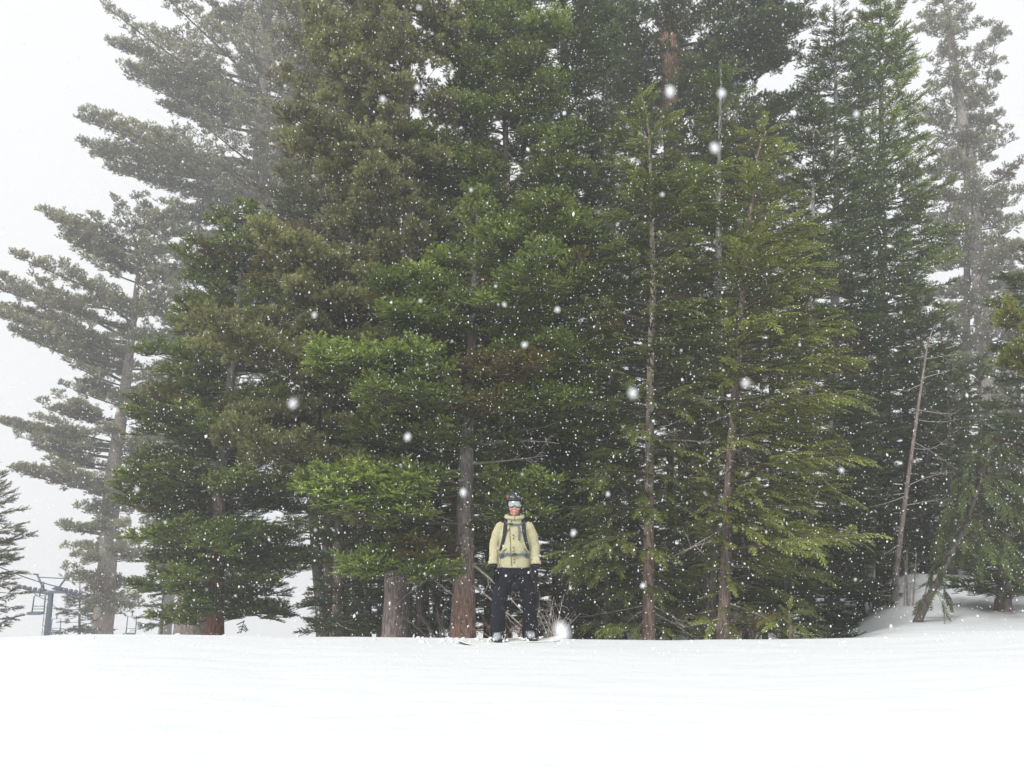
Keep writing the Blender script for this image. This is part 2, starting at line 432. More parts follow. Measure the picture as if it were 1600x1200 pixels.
def tree(name, label, cat, kind, D, path, prof, w0, bark='greybrown', col=None, dens=1.0, front=1.0, seed=0,
         wind=(0, 0), bottom=None, group=None, dead=0, sprays=1.0, brown=0.03, clump=0.0, depthk=0.9, inner=0.28, sag=0.0, wtop=None, big=1.0, limbs=(), puff=None, veil=0, tone=None):
    """path: trunk pixels base -> top; prof: rows (y, xl, xr) top -> bottom; w0: trunk width in px at base"""
    g = np.random.default_rng(1000 + seed); S = dict(SPEC[kind]); col = col or kind
    for q_ in ('step', 'ds', 'sc', 'gap'): S[q_] *= big
    cd_, cb_ = np.array(COLS[col][0]), np.array(COLS[col][1])
    pw = [at(x, y, D) for x, y in path]
    bx = pw[0].x; bz = float(ground_z(bx, D))
    root = thing(name, label, cat, (bx, D, bz), group)
    base = np.array([bx, D, bz])
    tone = (tone or 1.05 * g.uniform(.90, 1.16))
    # trunk axis, world coordinates
    tz = np.array([p.z for p in pw]); tx = np.array([p.x for p in pw])
    if tz[0] > bz - 0.15:
        tz = np.concatenate([[bz - 0.3], tz]); tx = np.concatenate([[tx[0]], tx])
    ztop = tz[-1]
    depth_lean = g.uniform(-.01, .02)
    def ax(z): return np.stack([np.interp(z, tz, tx), D + depth_lean * (np.asarray(z) - bz), np.asarray(z, float)], -1)
    r0 = w0 * mpx(D, 990) / 2
    rt = (wtop * mpx(D, 200) / 2) if wtop else 0.012
    zz = np.arange(tz[0], ztop, 0.35).tolist() + [ztop]
    ns = 12; V = []; Fc = []
    for i, z in enumerate(zz):
        f = (z - bz) / (ztop - bz)
        r = rt + (r0 - rt) * (1 - max(f, 0)) ** 0.85 + r0 * 0.30 * math.exp(-max(z - bz, 0) / 0.35)
        c = ax(z)
        for j in range(ns):
            q = 2 * math.pi * j / ns
            rr = r * (1 + g.normal(0, .035) + 0.04 * math.sin(3 * q + z * .6))
            V.append((c[0] - base[0] + rr * math.cos(q), c[1] - base[1] + rr * math.sin(q), z - base[2]))
    for i in range(len(zz) - 1):
        for j in range(ns):
            j2 = (j + 1) % ns; Fc.append((i * ns + j, i * ns + j2, (i + 1) * ns + j2, (i + 1) * ns + j))
    mesh_obj('trunk', V, Fc, BARK[bark], root, smooth=True)
    if not prof: return root, ax, base
    # crown extents by height
    pz = np.array([at(0, y, D).z for y, _, _ in prof])[::-1]
    pl = np.array([at(a, y, D).x for y, a, _ in prof])[::-1]
    pr = np.array([at(c_, y, D).x for y, _, c_ in prof])[::-1]
    zlo, zhi = pz[0], pz[-1]
    br = MB(); brd = MB(); PP = []; FF = []; UU = []; SS = []; CC = []
    H = zhi - bz
    z = zlo + 0.05; jobs = []
    while z < zhi - 0.05:
        nb = int(g.integers(S['n'][0], S['n'][1] + 1))
        a0 = g.uniform(0, 6.28)
        fz = (z - zlo) / max(zhi - zlo, .1)
        for k in range(nb):
            if g.random() > dens: continue
            az = a0 + 6.2832 * (k + g.uniform(-.3, .3)) / nb
            zt = z + g.normal(0, .45) * S['gap']
            zt = min(max(zt, zlo), zhi - 0.02)
            c = ax(zt)
            eL = max(c[0] - np.interp(zt, pz, pl), 0.05); eR = max(np.interp(zt, pz, pr) - c[0], 0.05)
            ca, sa = math.cos(az), math.sin(az)
            if sa < -0.45 and abs(ca) < 0.75 and g.random() > front: continue
            side = eR if ca > 0 else eL
            L = abs(ca) * side + (1 - abs(ca)) * 0.5 * (eL + eR) * depthk
            L *= g.uniform(.70, 1.04) / max(.5, 1 + ca * wind[0])
            if L < 0.08: continue
            jobs.append((zt, az, L, fz, 1.0))
        z += S['gap'] * g.uniform(.8, 1.2) * (0.7 if fz > .8 else 1)
    # limbs the photograph singles out: (x, y) of the tip, fanned a little in depth
    for q_ in limbs:
        lx, ly = q_[0], q_[1]; nfan = q_[2] if len(q_) > 2 else 3; turn = q_[3] if len(q_) > 3 else 0
        tip = at(lx, ly, D); c = ax(min(tip.z, ztop - .1)); dx = tip.x - c[0]
        for k in range(nfan):
            j = (k - (nfan - 1) / 2) * 0.22
            az = (0.0 if dx > 0 else math.pi) + j + (-turn if dx > 0 else turn)
            Lk = abs(dx) / max(abs(math.cos(az)), .3) * (1 - .12 * abs(j) * 4 * g.uniform(.4, 1))
            sg_ = 1 if dx > 0 else -1
            Lk /= max(.5, 1 + sg_ * wind[0])
            jobs.append((tip.z + g.uniform(-.10, .06) * big, az, Lk, (tip.z - zlo) / max(zhi - zlo, .1), 1.25))
    for k in range(veil):
        f_ = g.uniform(.16, .82); zt = zlo + (zhi - zlo) * f_
        jobs.append((zt, -math.pi / 2 + g.uniform(-.75, .75), g.uniform(.45, .95) * min(1, (1 - f_) * 5), f_, 1.3))
    for (zt, az, L, fz, lush) in jobs:
        if True:
            ca, sa = math.cos(az), math.sin(az)
            a = S['ab'] + (S['at'] - S['ab']) * fz ** 1.3 + g.normal(0, .07); bb = S['b'] + g.normal(0, .05) - sag
            if L < 0.5: a += 0.25
            rise = (a + bb + wind[1]) * L
            zs = min(max(zt - rise, bz + 0.4), ztop - 0.05)
            p0 = ax(zs)
            hd = np.array([ca, sa, 0.0]); sd_ = np.array([-sa, ca, 0.0]); cv = g.normal(0, .10)
            wv = np.array([wind[0], 0, wind[1]])
            def PT(t):
                t = np.asarray(t)[:, None]
                return p0 + hd * L * t + np.array([0, 0, 1.0]) * (a * t + bb * t * t) * L + sd_ * cv * t * t * L + wv * t * t * L
            def TN(t):
                t = np.asarray(t)[:, None]
                v = hd + np.array([0, 0, 1.0]) * (a + 2 * bb * t) + sd_ * 2 * cv * t + wv * 2 * t
                return v / np.linalg.norm(v, axis=1, keepdims=True)
            tt = np.linspace(0, 1, 6)
            pts = PT(tt) - base
            rb = min(0.008 + 0.013 * L, r0 * .5)
            br.tube(pts.tolist(), [max(rb * (1 - .85 * q), .004) for q in tt], 4, cap=False)
            if puff and L > .45:
                pr_, pz_, pn_ = puff                       # radius, flatness, sprays per puff
                m = max(1, int(round(L * (1 - inner) / (pr_ * .85))))
                ts = inner + (1 - inner) * (np.arange(m) + g.uniform(.25, .9, m)) / m
                cen = PT(ts); T = TN(ts); Sd = np.cross(T, [0, 0, 1.0]); Sd /= np.linalg.norm(Sd, axis=1, keepdims=True)
                wide = S['lat'] * lush * L * (1.05 - ts)[:, None] * .6
                lst = []; fst = []
                for q in range(m):
                    for sgn in ((-1, 0, 1) if wide[q, 0] > .25 else (0,)):
                        if sgn and g.random() < .25: continue
                        rr = pr_ * g.uniform(.6, 1.15); cc_ = cen[q] + Sd[q] * sgn * wide[q, 0] * g.uniform(.7, 1.2) + np.array([0, 0, g.normal(.03, .07)])
                        nn = max(5, int(pn_ * (rr / pr_) ** 2))
                        dv = g.normal(0, 1, (nn, 3)); dv[:, 2] = np.abs(dv[:, 2]) * .9 - .15; dv += T[q] * .5
                        dv /= np.linalg.norm(dv, axis=1, keepdims=True)
                        ra_ = rr * g.uniform(.15, .75, (nn, 1))
                        lst.append(cc_ + dv * ra_ * np.array([1, 1, pz_])); dv = dv.copy(); dv[:, 2] = dv[:, 2] * (.45 + .5 * pz_) + .10; fst.append(dv + g.normal(0, .15, (nn, 3)))
                pp = np.concatenate(lst); fw = np.concatenate(fst)
            else:
                # laterals
                t0 = inner * g.uniform(.6, 1.2) if L > .7 else 0.05
                m = max(1, int((1 - t0) * L / S['step']))
                ts = t0 + (1 - t0) * (np.arange(m) + g.uniform(0, 1, m)) / m
                ts = np.repeat(ts, 2); sg = np.tile([-1.0, 1.0], m)
                T = TN(ts); Pm = PT(ts)
                Sd = np.cross(T, [0, 0, 1.0]); Sd /= np.linalg.norm(Sd, axis=1, keepdims=True)
                ph = np.radians(S['phi'] + g.normal(0, 9, len(ts)))[:, None]
                ld = T * np.cos(ph) + Sd * np.sin(ph) * sg[:, None] + np.array([0, 0, 1.0]) * g.normal(0.0, .20, len(ts))[:, None] + wv * .5
                ld /= np.linalg.norm(ld, axis=1, keepdims=True)
                ll = np.clip(S['lat'] * lush * L * (1.02 - ts) ** S['round'] * g.uniform(.6, 1.15, len(ts)) + 0.06, 0.05, 1.3 * big)
                K = int(ll.max() / S['ds']) + 1
                J = np.arange(K)[None, :]
                mask = (J * S['ds'] < ll[:, None]) & (g.random((len(ts), K)) < sprays)
                ii, jj = np.nonzero(mask)
                off = (jj * S['ds'])[:, None]
                pp = Pm[ii] + ld[ii] * off + g.normal(0, .02, (len(ii), 3))
                pp[:, 2] += clump * g.uniform(0, 1, len(ii))
                if kind == 'hemlock': pp[:, 2] -= 0.25 * off[:, 0] ** 1.5
                fw = ld[ii] + T[ii] * 0.35 + g.normal(0, .12, (len(ii), 3))
            # terminal sprays on the leader of the branch
            nt_ = 2
            te = np.array([0.99, 0.93]); pe = PT(te); fe = TN(te) + g.normal(0, .08, (nt_, 3))
            pp = np.concatenate([pp, pe]); fw = np.concatenate([fw, fe])
            if kind == 'pine':
                fw[:, 2] += g.uniform(-.15, .65, len(fw)); up = np.array([0, 0, 1.0]) + g.normal(0, .5, (len(fw), 3))
            elif kind == 'fir':
                fw[:, 2] += clump * g.uniform(0, 1.2, len(fw)); up = np.array([0, 0, 1.0]) + g.normal(0, .22, (len(fw), 3))
            else:
                fw[:, 2] -= g.uniform(0, .35, len(fw)); up = np.array([0, 0, 1.0]) + g.normal(0, .3, (len(fw), 3))
            n = len(pp); bt_ = tone * g.uniform(.66, 1.36)
            PP.append(pp); FF.append(fw); UU.append(up)
            SS.append(S['sc'] * g.uniform(.75, 1.2, n) * (0.75 if L < .6 else 1))
            mixv = np.clip(g.uniform(.2, .75) + g.normal(0, .18, n), 0, 1)[:, None]
            cc = (cd_ * (1 - mixv) + cb_ * mixv) * bt_
            if g.random() < brown: cc = cc * .35 + np.array([0.17, 0.095, 0.035]) * .65
            CC.append(cc)
    # leader sprays near the tip
    zz_ = np.linspace(zhi - 0.5, zhi, 6)
    pt = ax(np.minimum(zz_, ztop)); n = len(pt)
    PP.append(pt); FF.append(np.array([0, 0, 1.0]) + g.normal(0, .35, (n, 3))); UU.append(g.normal(0, 1, (n, 3))); SS.append(np.full(n, .5)); CC.append(np.tile(cb_, (n, 1)))
    if puff:
        nl = 46; dv = g.normal(0, 1, (nl, 3)); dv /= np.linalg.norm(dv, axis=1, keepdims=True); rr = puff[0] * .8
        cz_ = zhi - g.uniform(.15, 1.6, nl) * rr * 2; lp = ax(np.minimum(cz_, ztop)) + dv * np.array([1, 1, .4]) * rr * ((zhi - cz_) / (rr * 3.2))[:, None] * 1.1
        dv[:, 2] = np.abs(dv[:, 2]) + .35
        PP.append(lp); FF.append(dv); UU.append(g.normal(0, 1, (nl, 3)) + [0, 0, 1]); SS.append(np.full(nl, .85 * S['sc'])); CC.append(np.tile(cd_ * .4 + cb_ * .6, (nl, 1)))
    o = br.build('limbs', M_TWIG, root, smooth=True); o['kind'] = 'stuff'
    P = np.concatenate(PP) - base
    foliage_obj('crown', kind, P, np.concatenate(FF), np.concatenate(UU), np.concatenate(SS), np.concatenate(CC), root)
    # short dead limbs under and inside the crown
    for i in range(dead):
        zb = bz + g.uniform(0.4, max(zlo - bz, 1.0) + H * .45)
        az = g.uniform(0, 6.28); L = g.uniform(.5, 1.6)
        dead_limb(root, base, ax(zb), az, L, g.uniform(-.35, .1), g, 0.010 + .006 * L)
    TOT[0] += len(P)
    return root, ax, base
TOT = [0]

def dead_limb(root, base, p0, az, L, el, g, r=0.018, mat=None, twigs=5, cvz=None):
    m = MB(); hd = np.array([math.cos(az), math.sin(az), 0]); up = np.array([0, 0, 1.0]); sd_ = np.array([-hd[1], hd[0], 0])
    cz = g.normal(0, .18) if cvz is None else cvz; cs = g.normal(0, .15)
    def PT(t): return p0 - base + hd * L * t + up * (el * t + cz * t * t) * L + sd_ * cs * t * t * L
    tt = np.linspace(0, 1, 7)
    m.tube([PT(q) for q in tt], [max(r * (1 - .85 * q), .003) for q in tt], 5, cap=False)
    for k in range(twigs):
        t_ = g.uniform(.3, .98); q = PT(t_); d = hd * g.uniform(.3, 1) + sd_ * g.normal(0, .8) + up * g.normal(0, .45)
        l = g.uniform(.12, .4) * min(L, 1.3)
        e = q + d / np.linalg.norm(d) * l; mid = (q + e) / 2 + g.normal(0, .03, 3)
        m.tube([q, mid, e], [r * .4, r * .25, .0025], 3, cap=False)
        d2 = d + g.normal(0, .7, 3); m.tube([mid, mid + d2 / np.linalg.norm(d2) * l * .5], [r * .22, .002], 3, cap=False)
    m.build('dead_branch', mat or M_DEAD, root)

# ------------------------------------------------------------------ the trees
# left flank: fade partly painted into the needle colour, partly haze and distance
tree('fir_tree', 'faded bushy fir cut off by the left edge beside the chairlift', 'tree', 'fir', 27, [(-22, 990), (-25, 700)],
     [(720, -30, -18), (750, -55, 6), (780, -75, 20), (810, -85, 30), (850, -90, 35), (880, -90, 28), (905, -90, 34), (935, -88, 26), (960, -85, 16), (984, -80, 6)], 24, 'dark', 'hazepine', 1.0, seed=1)
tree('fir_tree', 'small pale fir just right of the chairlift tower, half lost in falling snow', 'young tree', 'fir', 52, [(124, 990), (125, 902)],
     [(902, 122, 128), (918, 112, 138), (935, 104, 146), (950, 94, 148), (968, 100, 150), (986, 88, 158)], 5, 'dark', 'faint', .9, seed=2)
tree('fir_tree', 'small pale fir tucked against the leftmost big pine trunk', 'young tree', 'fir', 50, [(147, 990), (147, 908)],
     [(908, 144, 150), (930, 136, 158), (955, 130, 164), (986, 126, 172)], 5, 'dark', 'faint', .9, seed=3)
tree('pine_tree', 'faded grey green pine with long ragged limbs, leftmost of the tall pines', 'tree', 'pine', 50, [(160, 992), (178, 740), (198, 600), (213, 480), (232, 322)],
     [(320, 222, 268), (338, 84, 290), (352, 88, 300), (372, 135, 300), (410, 132, 300), (432, 10, 300), (450, -10, 300), (480, -8, 300), (505, 5, 300), (525, 30, 300), (545, 110, 300),
      (590, 118, 295), (620, 85, 290), (645, 80, 280), (662, 14, 280), (685, 30, 270), (705, 90, 270), (735, 18, 260), (752, 40, 260), (775, 110, 250), (810, 110, 240), (840, 85, 240), (880, 92, 235), (930, 105, 225), (958, 130, 205)],
     33, 'greybrown', 'hazepine', seed=4, tone=1.2, dens=.62, big=1.3, puff=(.45, .65, 7), limbs=[(84,345),(100,370),(8,440,2),(-5,485,4),(30,520),(125,600,2),(85,640),(16,665,4),(30,735,4),(60,700,2),(290,340),(95,820,2)])
tree('pine_tree', 'huge pale pine reaching out of frame with bare curving limbs to the left', 'tree', 'pine', 54, [(300, 992), (340, 700), (385, 450), (405, 300), (412, 200), (420, 0), (425, -170)],
     [(-170, 415, 440), (-90, 370, 480), (0, 318, 520), (20, 322, 540), (45, 330, 540), (62, 300, 540), (80, 235, 540), (92, 184, 540), (112, 184, 540), (140, 230, 530), (165, 240, 520), (180, 300, 520), (200, 320, 520), (212, 138, 520),
      (235, 150, 500), (258, 150, 500), (275, 190, 500), (290, 310, 500), (335, 255, 480), (400, 270, 480), (500, 270, 470), (620, 250, 440)],
     38, 'greybrown', 'hazepine', seed=5, tone=1.2, wtop=14, dens=.68, big=1.35, puff=(.45, .65, 7), limbs=[(184,95,4),(200,125),(235,60,2),(250,160),(138,212,4),(152,250,4),(325,20),(270,330),(520,60,4),(530,110,4),(480,260)])
tree('pine_tree', 'thin faded pine behind, between the two left trunks', 'tree', 'pine', 58, [(258, 992), (268, 880), (285, 500), (292, 330)],
     [(325, 286, 300), (360, 262, 325), (430, 245, 335), (520, 230, 340), (640, 225, 335), (760, 218, 330), (860, 222, 320), (905, 235, 300)], 20, 'grey', 'hazepine', seed=6, dens=.55, big=1.4, puff=(.55, .7, 9))
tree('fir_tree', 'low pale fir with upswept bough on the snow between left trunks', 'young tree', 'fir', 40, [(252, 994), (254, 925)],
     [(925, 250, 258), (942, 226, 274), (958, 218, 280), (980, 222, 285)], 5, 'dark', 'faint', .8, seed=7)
tree('fir_tree', 'dark green fir with white upper trunk turning rust red at its foot', 'tree', 'fir', 21, [(335, 994), (342, 760), (356, 620), (368, 500), (376, 400), (381, 318)],
     [(312, 378, 386), (335, 350, 405), (370, 300, 425), (400, 285, 440), (440, 300, 452), (480, 262, 450), (520, 258, 455), (555, 232, 450), (600, 222, 462), (640, 215, 455), (690, 205, 462),
      (740, 180, 470), (790, 185, 480), (850, 200, 495), (900, 205, 485), (945, 230, 460), (976, 250, 445)],
     28, 'redlow', 'fir', seed=8, front=.7, veil=7, dens=.85, puff=(.25, .6, 9), brown=.06, dead=6, limbs=[(480,880,3),(440,965,3),(485,770,2),(185,780,3),(220,650,3)])
tree('fir_tree', 'stout dark grey trunk tight behind the rust red one, thin crown', 'tree', 'fir', 30, [(296, 994), (315, 700), (330, 420)],
     [(420, 326, 334), (480, 290, 370), (600, 260, 390), (720, 250, 400), (800, 245, 420), (880, 240, 430)], 50, 'greybrown', 'darkfir', seed=9, dens=.7)
tree('fir_tree', 'shadowy fir whose long lower boughs hang over the white gap', 'tree', 'fir', 28, [(505, 994), (480, 700), (462, 450), (455, 230)],
     [(230, 450, 460), (300, 425, 490), (400, 410, 520), (520, 400, 530), (640, 400, 540), (740, 410, 530), (820, 420, 540), (880, 430, 520)], 20, 'dark', 'darkfir', seed=10, dens=.8, dead=6)
tree('pine_tree', 'grey green pine in the back row filling the gap beside the huge pale pine', 'tree', 'pine', 31, [(520, 994), (490, 500), (468, -120)],
     [(-120, 462, 474), (-40, 430, 520), (60, 415, 540), (180, 405, 545), (300, 400, 545), (420, 400, 550), (540, 420, 550), (640, 440, 550)], 20, 'greybrown', 'hazepine', seed=51, dens=.75, puff=(.42, .75, 11))
# centre left
tree('pine_tree', 'olive green soft needled pine with broad grey brown trunk left of the snowboarder', 'tree', 'pine', 17.5, [(620, 997), (622, 740), (636, 420), (640, 320), (632, 230), (640, 0), (646, -120)],
     [(-120, 620, 670), (-40, 520, 720), (30, 490, 725), (90, 478, 725), (150, 470, 720), (200, 475, 700), (240, 455, 700), (290, 480, 690), (340, 500, 690), (385, 470, 700), (410, 430, 700), (440, 415, 690),
      (480, 500, 690), (515, 385, 680), (545, 366, 680), (575, 380, 660), (610, 430, 650), (635, 410, 650), (675, 395, 660), (705, 420, 660), (740, 470, 660), (775, 455, 660), (830, 480, 680)],
     42, 'greybrown', 'pine', seed=11, tone=1.22, front=.9, puff=(.36, .8, 16), dens=.75, brown=.05, dead=4, limbs=[(368,545,4,.3),(385,575,3,.6),(430,425,4,.4),(395,670,4,.3),(420,710,3,.7),(455,235,3,.3),(480,500,3,.5),(600,430,3,.6),(500,80,3,.4),(560,300,3,.9)])
tree('pine_tree', 'tall olive pine in the back row topping out above the frame left of centre', 'tree', 'pine', 25, [(560, 994), (555, 500), (548, -100)],
     [(-100, 540, 560), (-40, 500, 600), (30, 470, 640), (120, 450, 650), (250, 440, 660), (380, 430, 650), (500, 440, 640), (620, 460, 630)], 22, 'dark', 'pine', seed=12, dens=.8, puff=(.42, .8, 14))
tree('fir_tree', 'low dark fir skirting the snow left of the broad grey trunk', 'tree', 'fir', 19.5, [(528, 996), (532, 700), (530, 560)],
     [(560, 526, 534), (620, 505, 555), (700, 500, 575), (780, 495, 590), (840, 500, 600), (880, 498, 600), (905, 478, 605), (935, 484, 600), (960, 450, 600), (972, 470, 590), (988, 486, 585)], 22, 'brown', 'darkfir', seed=13, dead=3)
for i, (x, wd, D, s) in enumerate([(574, 13, 21, 14), (594, 11, 23, 15), (655, 13, 20.5, 16), (682, 14, 22, 17)]):
    lb = ['slim straight trunk first left of the broad grey brown trunk', 'very slim trunk pressed close to the left side of the broad grey brown trunk',
          'slim grey trunk just right of the broad grey brown trunk', 'slim dark trunk close left of the two tone red fir trunk'][[1, 0, 2, 3][i] if False else i]
    if i == 0: lb = 'slim dark trunk with small gap left of the broad grey brown trunk'
    tree('fir_tree', lb, 'tree', 'fir', D, [(x, 996), (x + 3, 700), (x + 8, 330)], [(330, x + 4, x + 12), (400, x - 25, x + 40), (520, x - 40, x + 50), (640, x - 45, x + 55), (760, x - 50, x + 50), (850, x - 40, x + 40)],
         wd, 'dark' if i != 2 else 'greybrown', 'darkfir', dens=.75, seed=s, dead=5)
root_red, ax_red, base_red = tree('fir_tree', 'bright green clumped fir on the two tone red and grey trunk beside the snowboarder', 'tree', 'fir', 14.8,
     [(723, 998), (728, 700), (735, 560), (741, 430), (747, 302)],
     [(298, 742, 752), (318, 724, 770), (350, 728, 785), (372, 730, 798), (388, 740, 842), (405, 720, 860), (425, 690, 900), (455, 640, 912), (480, 612, 880), (520, 608, 870), (548, 640, 880), (572, 548, 880), (600, 540, 882), (630, 550, 905),
      (655, 570, 900), (680, 572, 850), (705, 575, 760), (735, 600, 770), (760, 486, 800), (785, 500, 870), (815, 540, 860), (850, 560, 800), (880, 580, 770), (905, 555, 750)],
     38, 'redgrey', 'fir', seed=20, tone=1.15, front=.3, puff=(.27, .5, 17), brown=.05, inner=.38, dens=.42, limbs=[(548,585,4,.35),(560,610,3,.7),(612,478,4,.3),(625,515,3,.6),(575,690,4,.3),(600,655,3,.8),(490,765,4,.2),(540,790,3,.5),(905,378,4,.3),(880,400,3,.7),(915,455,4,.3),(870,470,3,.8),(840,430,3,.6),(905,635,4,.2),(885,575,4,.4),(840,600,3,.8),(800,365,3,.4),(690,425,3,.2),(560,890,3,.3),(860,775,2,.2)])
g_ = np.random.default_rng(5)
def limb_px(root, ax, base, y, D, az, L, el, r=0.03, mat=None, tw=7, cv=None):
    z = at(0, y, D).z; dead_limb(root, base, ax(z), R(az), L, el, g_, r, mat, tw, cv)
for (y, az, L, el, r, cv) in [(700, -8, 1.75, .22, .040, -.20), (725, -20, 1.6, .02, .034, .04), (742, -5, 1.8, .03, .034, -.05), (690, 15, 1.5, .30, .03, -.1), (560, 8, 1.3, .5, .03, -.1), (570, 30, 1.0, .35, .025, .1),
                             (705, 178, 1.0, .1, .03, .0), (735, 200, 1.1, -.05, .028, -.1), (640, 172, 1.1, .5, .028, -.2),
                             (872, -30, 1.5, -.55, .030, -.25), (905, -25, 1.5, -.55, .028, -.2), (890, 200, 1.1, .42, .026, .1), (940, 186, 1.0, .62, .022, .2), (925, 172, 0.9, .75, .026, .1), (862, 170, 1.2, .1, .022, -.3), (880, 150, 1.4, -.2, .02, -.4),
                             (985, 190, .45, -.12, .018, 0), (800, -10, .9, -.4, .02, -.2), (820, 200, 1.0, .25, .02, .1)]:
    limb_px(root_red, ax_red, base_red, y, 14.8, az, L, el, r, None, 8, cv)
tree('fir_tree', 'towering dark fir with rounded bright boughs rising behind the clumped one', 'tree', 'fir', 18.5, [(838, 998), (826, 850), (800, 500), (786, 100), (780, -160)],
     [(-160, 775, 786), (-80, 750, 815), (0, 742, 835), (30, 720, 840), (60, 700, 870), (100, 692, 850), (140, 690, 880), (175, 700, 872), (220, 710, 895), (260, 630, 905), (295, 640, 900), (330, 680, 900), (370, 640, 915), (410, 640, 920),
      (460, 660, 925), (520, 650, 930), (600, 650, 930), (700, 660, 925), (780, 690, 920), (850, 720, 900)],
     22, 'brown', 'fir', seed=21, tone=1.12, puff=(.32, .55, 17), front=.95, dead=6, dens=.7, inner=.35, limbs=[(632,262,3,.3),(645,300,3,.4),(895,235,3,.3),(875,65,3,.3),(692,100,3,.4),(905,290,3,.3),(700,200,3,.5),(860,180,3,.6),(740,60,3,.8),(820,130,3,.9)])
tree('fir_tree', 'dark crowned fir on the thick shaded trunk right of the snowboarder', 'tree', 'fir', 19.5, [(896, 998), (890, 600), (884, 200), (880, -150)],
     [(-150, 876, 884), (-60, 850, 920), (0, 835, 950), (80, 830, 965), (200, 825, 960), (330, 830, 965), (450, 835, 965), (560, 835, 960), (680, 830, 970), (760, 820, 960), (840, 835, 955)], 50, 'dark', 'darkfir', seed=22, dead=10, dens=.95)
tree('fir_tree', 'slender fir with reddish stem in the dark gap right of centre', 'tree', 'fir', 17.5, [(948, 998), (951, 800), (955, 560)],
     [(556, 950, 958), (600, 925, 980), (660, 905, 1000), (740, 900, 1000), (800, 905, 1000), (860, 900, 1000), (920, 910, 1005), (985, 915, 1010)], 13, 'brown', 'fir', seed=23, front=.7, dead=8)
# pine top at the back
tree('pine_tree', 'old orange barked pine whose limbs spread above all others top right of centre', 'tree', 'pine', 27, [(1095, 996), (1060, 400), (1045, 60), (1040, -170)],
     [(-170, 1000, 1100), (-100, 930, 1180), (-20, 890, 1262), (10, 880, 1272), (40, 870, 1262), (70, 880, 1250), (100, 900, 1225), (130, 930, 1150), (150, 930, 1225), (185, 940, 1262), (230, 950, 1265), (290, 950, 1250), (380, 950, 1240), (500, 960, 1230), (620, 970, 1220)],
     44, 'orange', 'darkfir', seed=24, wtop=28, dens=.6, puff=(.38, .6, 12), limbs=[(1270,15,5),(1262,55,5),(1262,190,5),(1265,240,4),(1240,100,2),(880,20,4),(890,70,4),(1250,300,4),(930,120,3)])
tree('fir_tree', 'dim fir filling the skyline between the towering fir and orange barked pine', 'tree', 'fir', 25, [(965, 996), (960, 500), (955, -80)],
     [(-80, 950, 960), (0, 920, 990), (100, 905, 1010), (250, 895, 1030), (400, 890, 1040), (600, 890, 1050), (800, 890, 1050), (900, 900, 1040)], 18, 'dark', 'darkfir', seed=25, dens=.85)
# the hemlocks
r13, a13, b13 = tree('hemlock_tree', 'hemlock with pale mottled stem and nodding tip, first of the three hemlocks', 'tree', 'hemlock', 14.2, [(1014, 1000), (1013, 860), (1015, 600), (1020, 450), (1015, 250), (1010, 185), (1000, 152)],
     [(150, 996, 1004), (175, 985, 1020), (205, 968, 1048), (250, 965, 1075), (290, 955, 1110), (340, 945, 1120), (400, 930, 1115), (460, 925, 1110), (530, 915, 1105), (600, 910, 1095), (680, 925, 1090), (760, 920, 1080), (830, 905, 1080),
      (880, 890, 1075), (915, 930, 1085), (960, 920, 1085), (992, 920, 1085)], 20, 'pale', 'hemlock', seed=30, veil=26, front=.95, limbs=[(1110,285,3,.3),(1118,345,3,.3),(1090,430,3,.5),(1115,480,3,.3),(945,400,3,.3),(915,540,3,.3),(890,870,3,.3),(1100,600,3,.5)], wind=(.20, .18), dead=5, dens=1.0)
for (y, az, L, el) in [(950, 190, .5, -.3), (945, -20, .8, -.3), (955, -10, 1.0, -.35), (965, 205, .6, -.5)]:
    limb_px(r13, a13, b13, y, 14.2, az, L, el, .014, None, 9, -.3)
tree('hemlock_tree', 'hemlock with bare straight grey leader standing between the other two', 'tree', 'hemlock', 16, [(1106, 1000), (1116, 750), (1124, 550), (1126, 300), (1131, 88)],
     [(88, 1127, 1135), (120, 1112, 1150), (180, 1100, 1168), (260, 1085, 1190), (350, 1075, 1200), (450, 1065, 1220), (600, 1055, 1235), (750, 1050, 1240), (880, 1050, 1235), (940, 1060, 1225)], 24, 'grey', 'darkhem', seed=31, veil=12, front=.6, dens=.85, wind=(.15, .05), dead=8)
tree('hemlock_tree', 'bright yellow green hemlock sweeping to the right with drooping leader', 'tree', 'hemlock', 13.6, [(1130, 1000), (1136, 820), (1142, 700), (1156, 500), (1172, 330), (1186, 225), (1196, 208)],
     [(206, 1186, 1200), (230, 1176, 1212), (270, 1168, 1228), (320, 1160, 1240), (375, 1150, 1246), (420, 1140, 1262), (455, 1145, 1256), (500, 1135, 1290), (560, 1120, 1292), (620, 1115, 1280), (690, 1115, 1282),
      (760, 1110, 1282), (820, 1105, 1280), (880, 1120, 1265), (930, 1120, 1250), (970, 1110, 1225)], 20, 'brown', 'brighthem', seed=32, veil=34, front=1.0, limbs=[(1245,370,3,.3),(1262,425,3,.3),(1290,520,3,.3),(1292,570,3,.4),(1280,690,3,.3),(1290,770,3,.3),(1285,830,3,.3),(1240,470,3,.8),(1250,640,3,.9),(1240,720,3,.9),(1230,840,3,1.)], wind=(.25, .22), dead=12)
tree('fir_tree', 'low fir spreading beneath the bright hemlock down to the snow', 'tree', 'fir', 15.8, [(1225, 1000), (1228, 820)],
     [(820, 1224, 1232), (850, 1190, 1265), (890, 1170, 1300), (925, 1160, 1335), (955, 1155, 1385), (975, 1165, 1375), (992, 1180, 1360)], 10, 'dark', 'darkfir', seed=33, dens=.9)
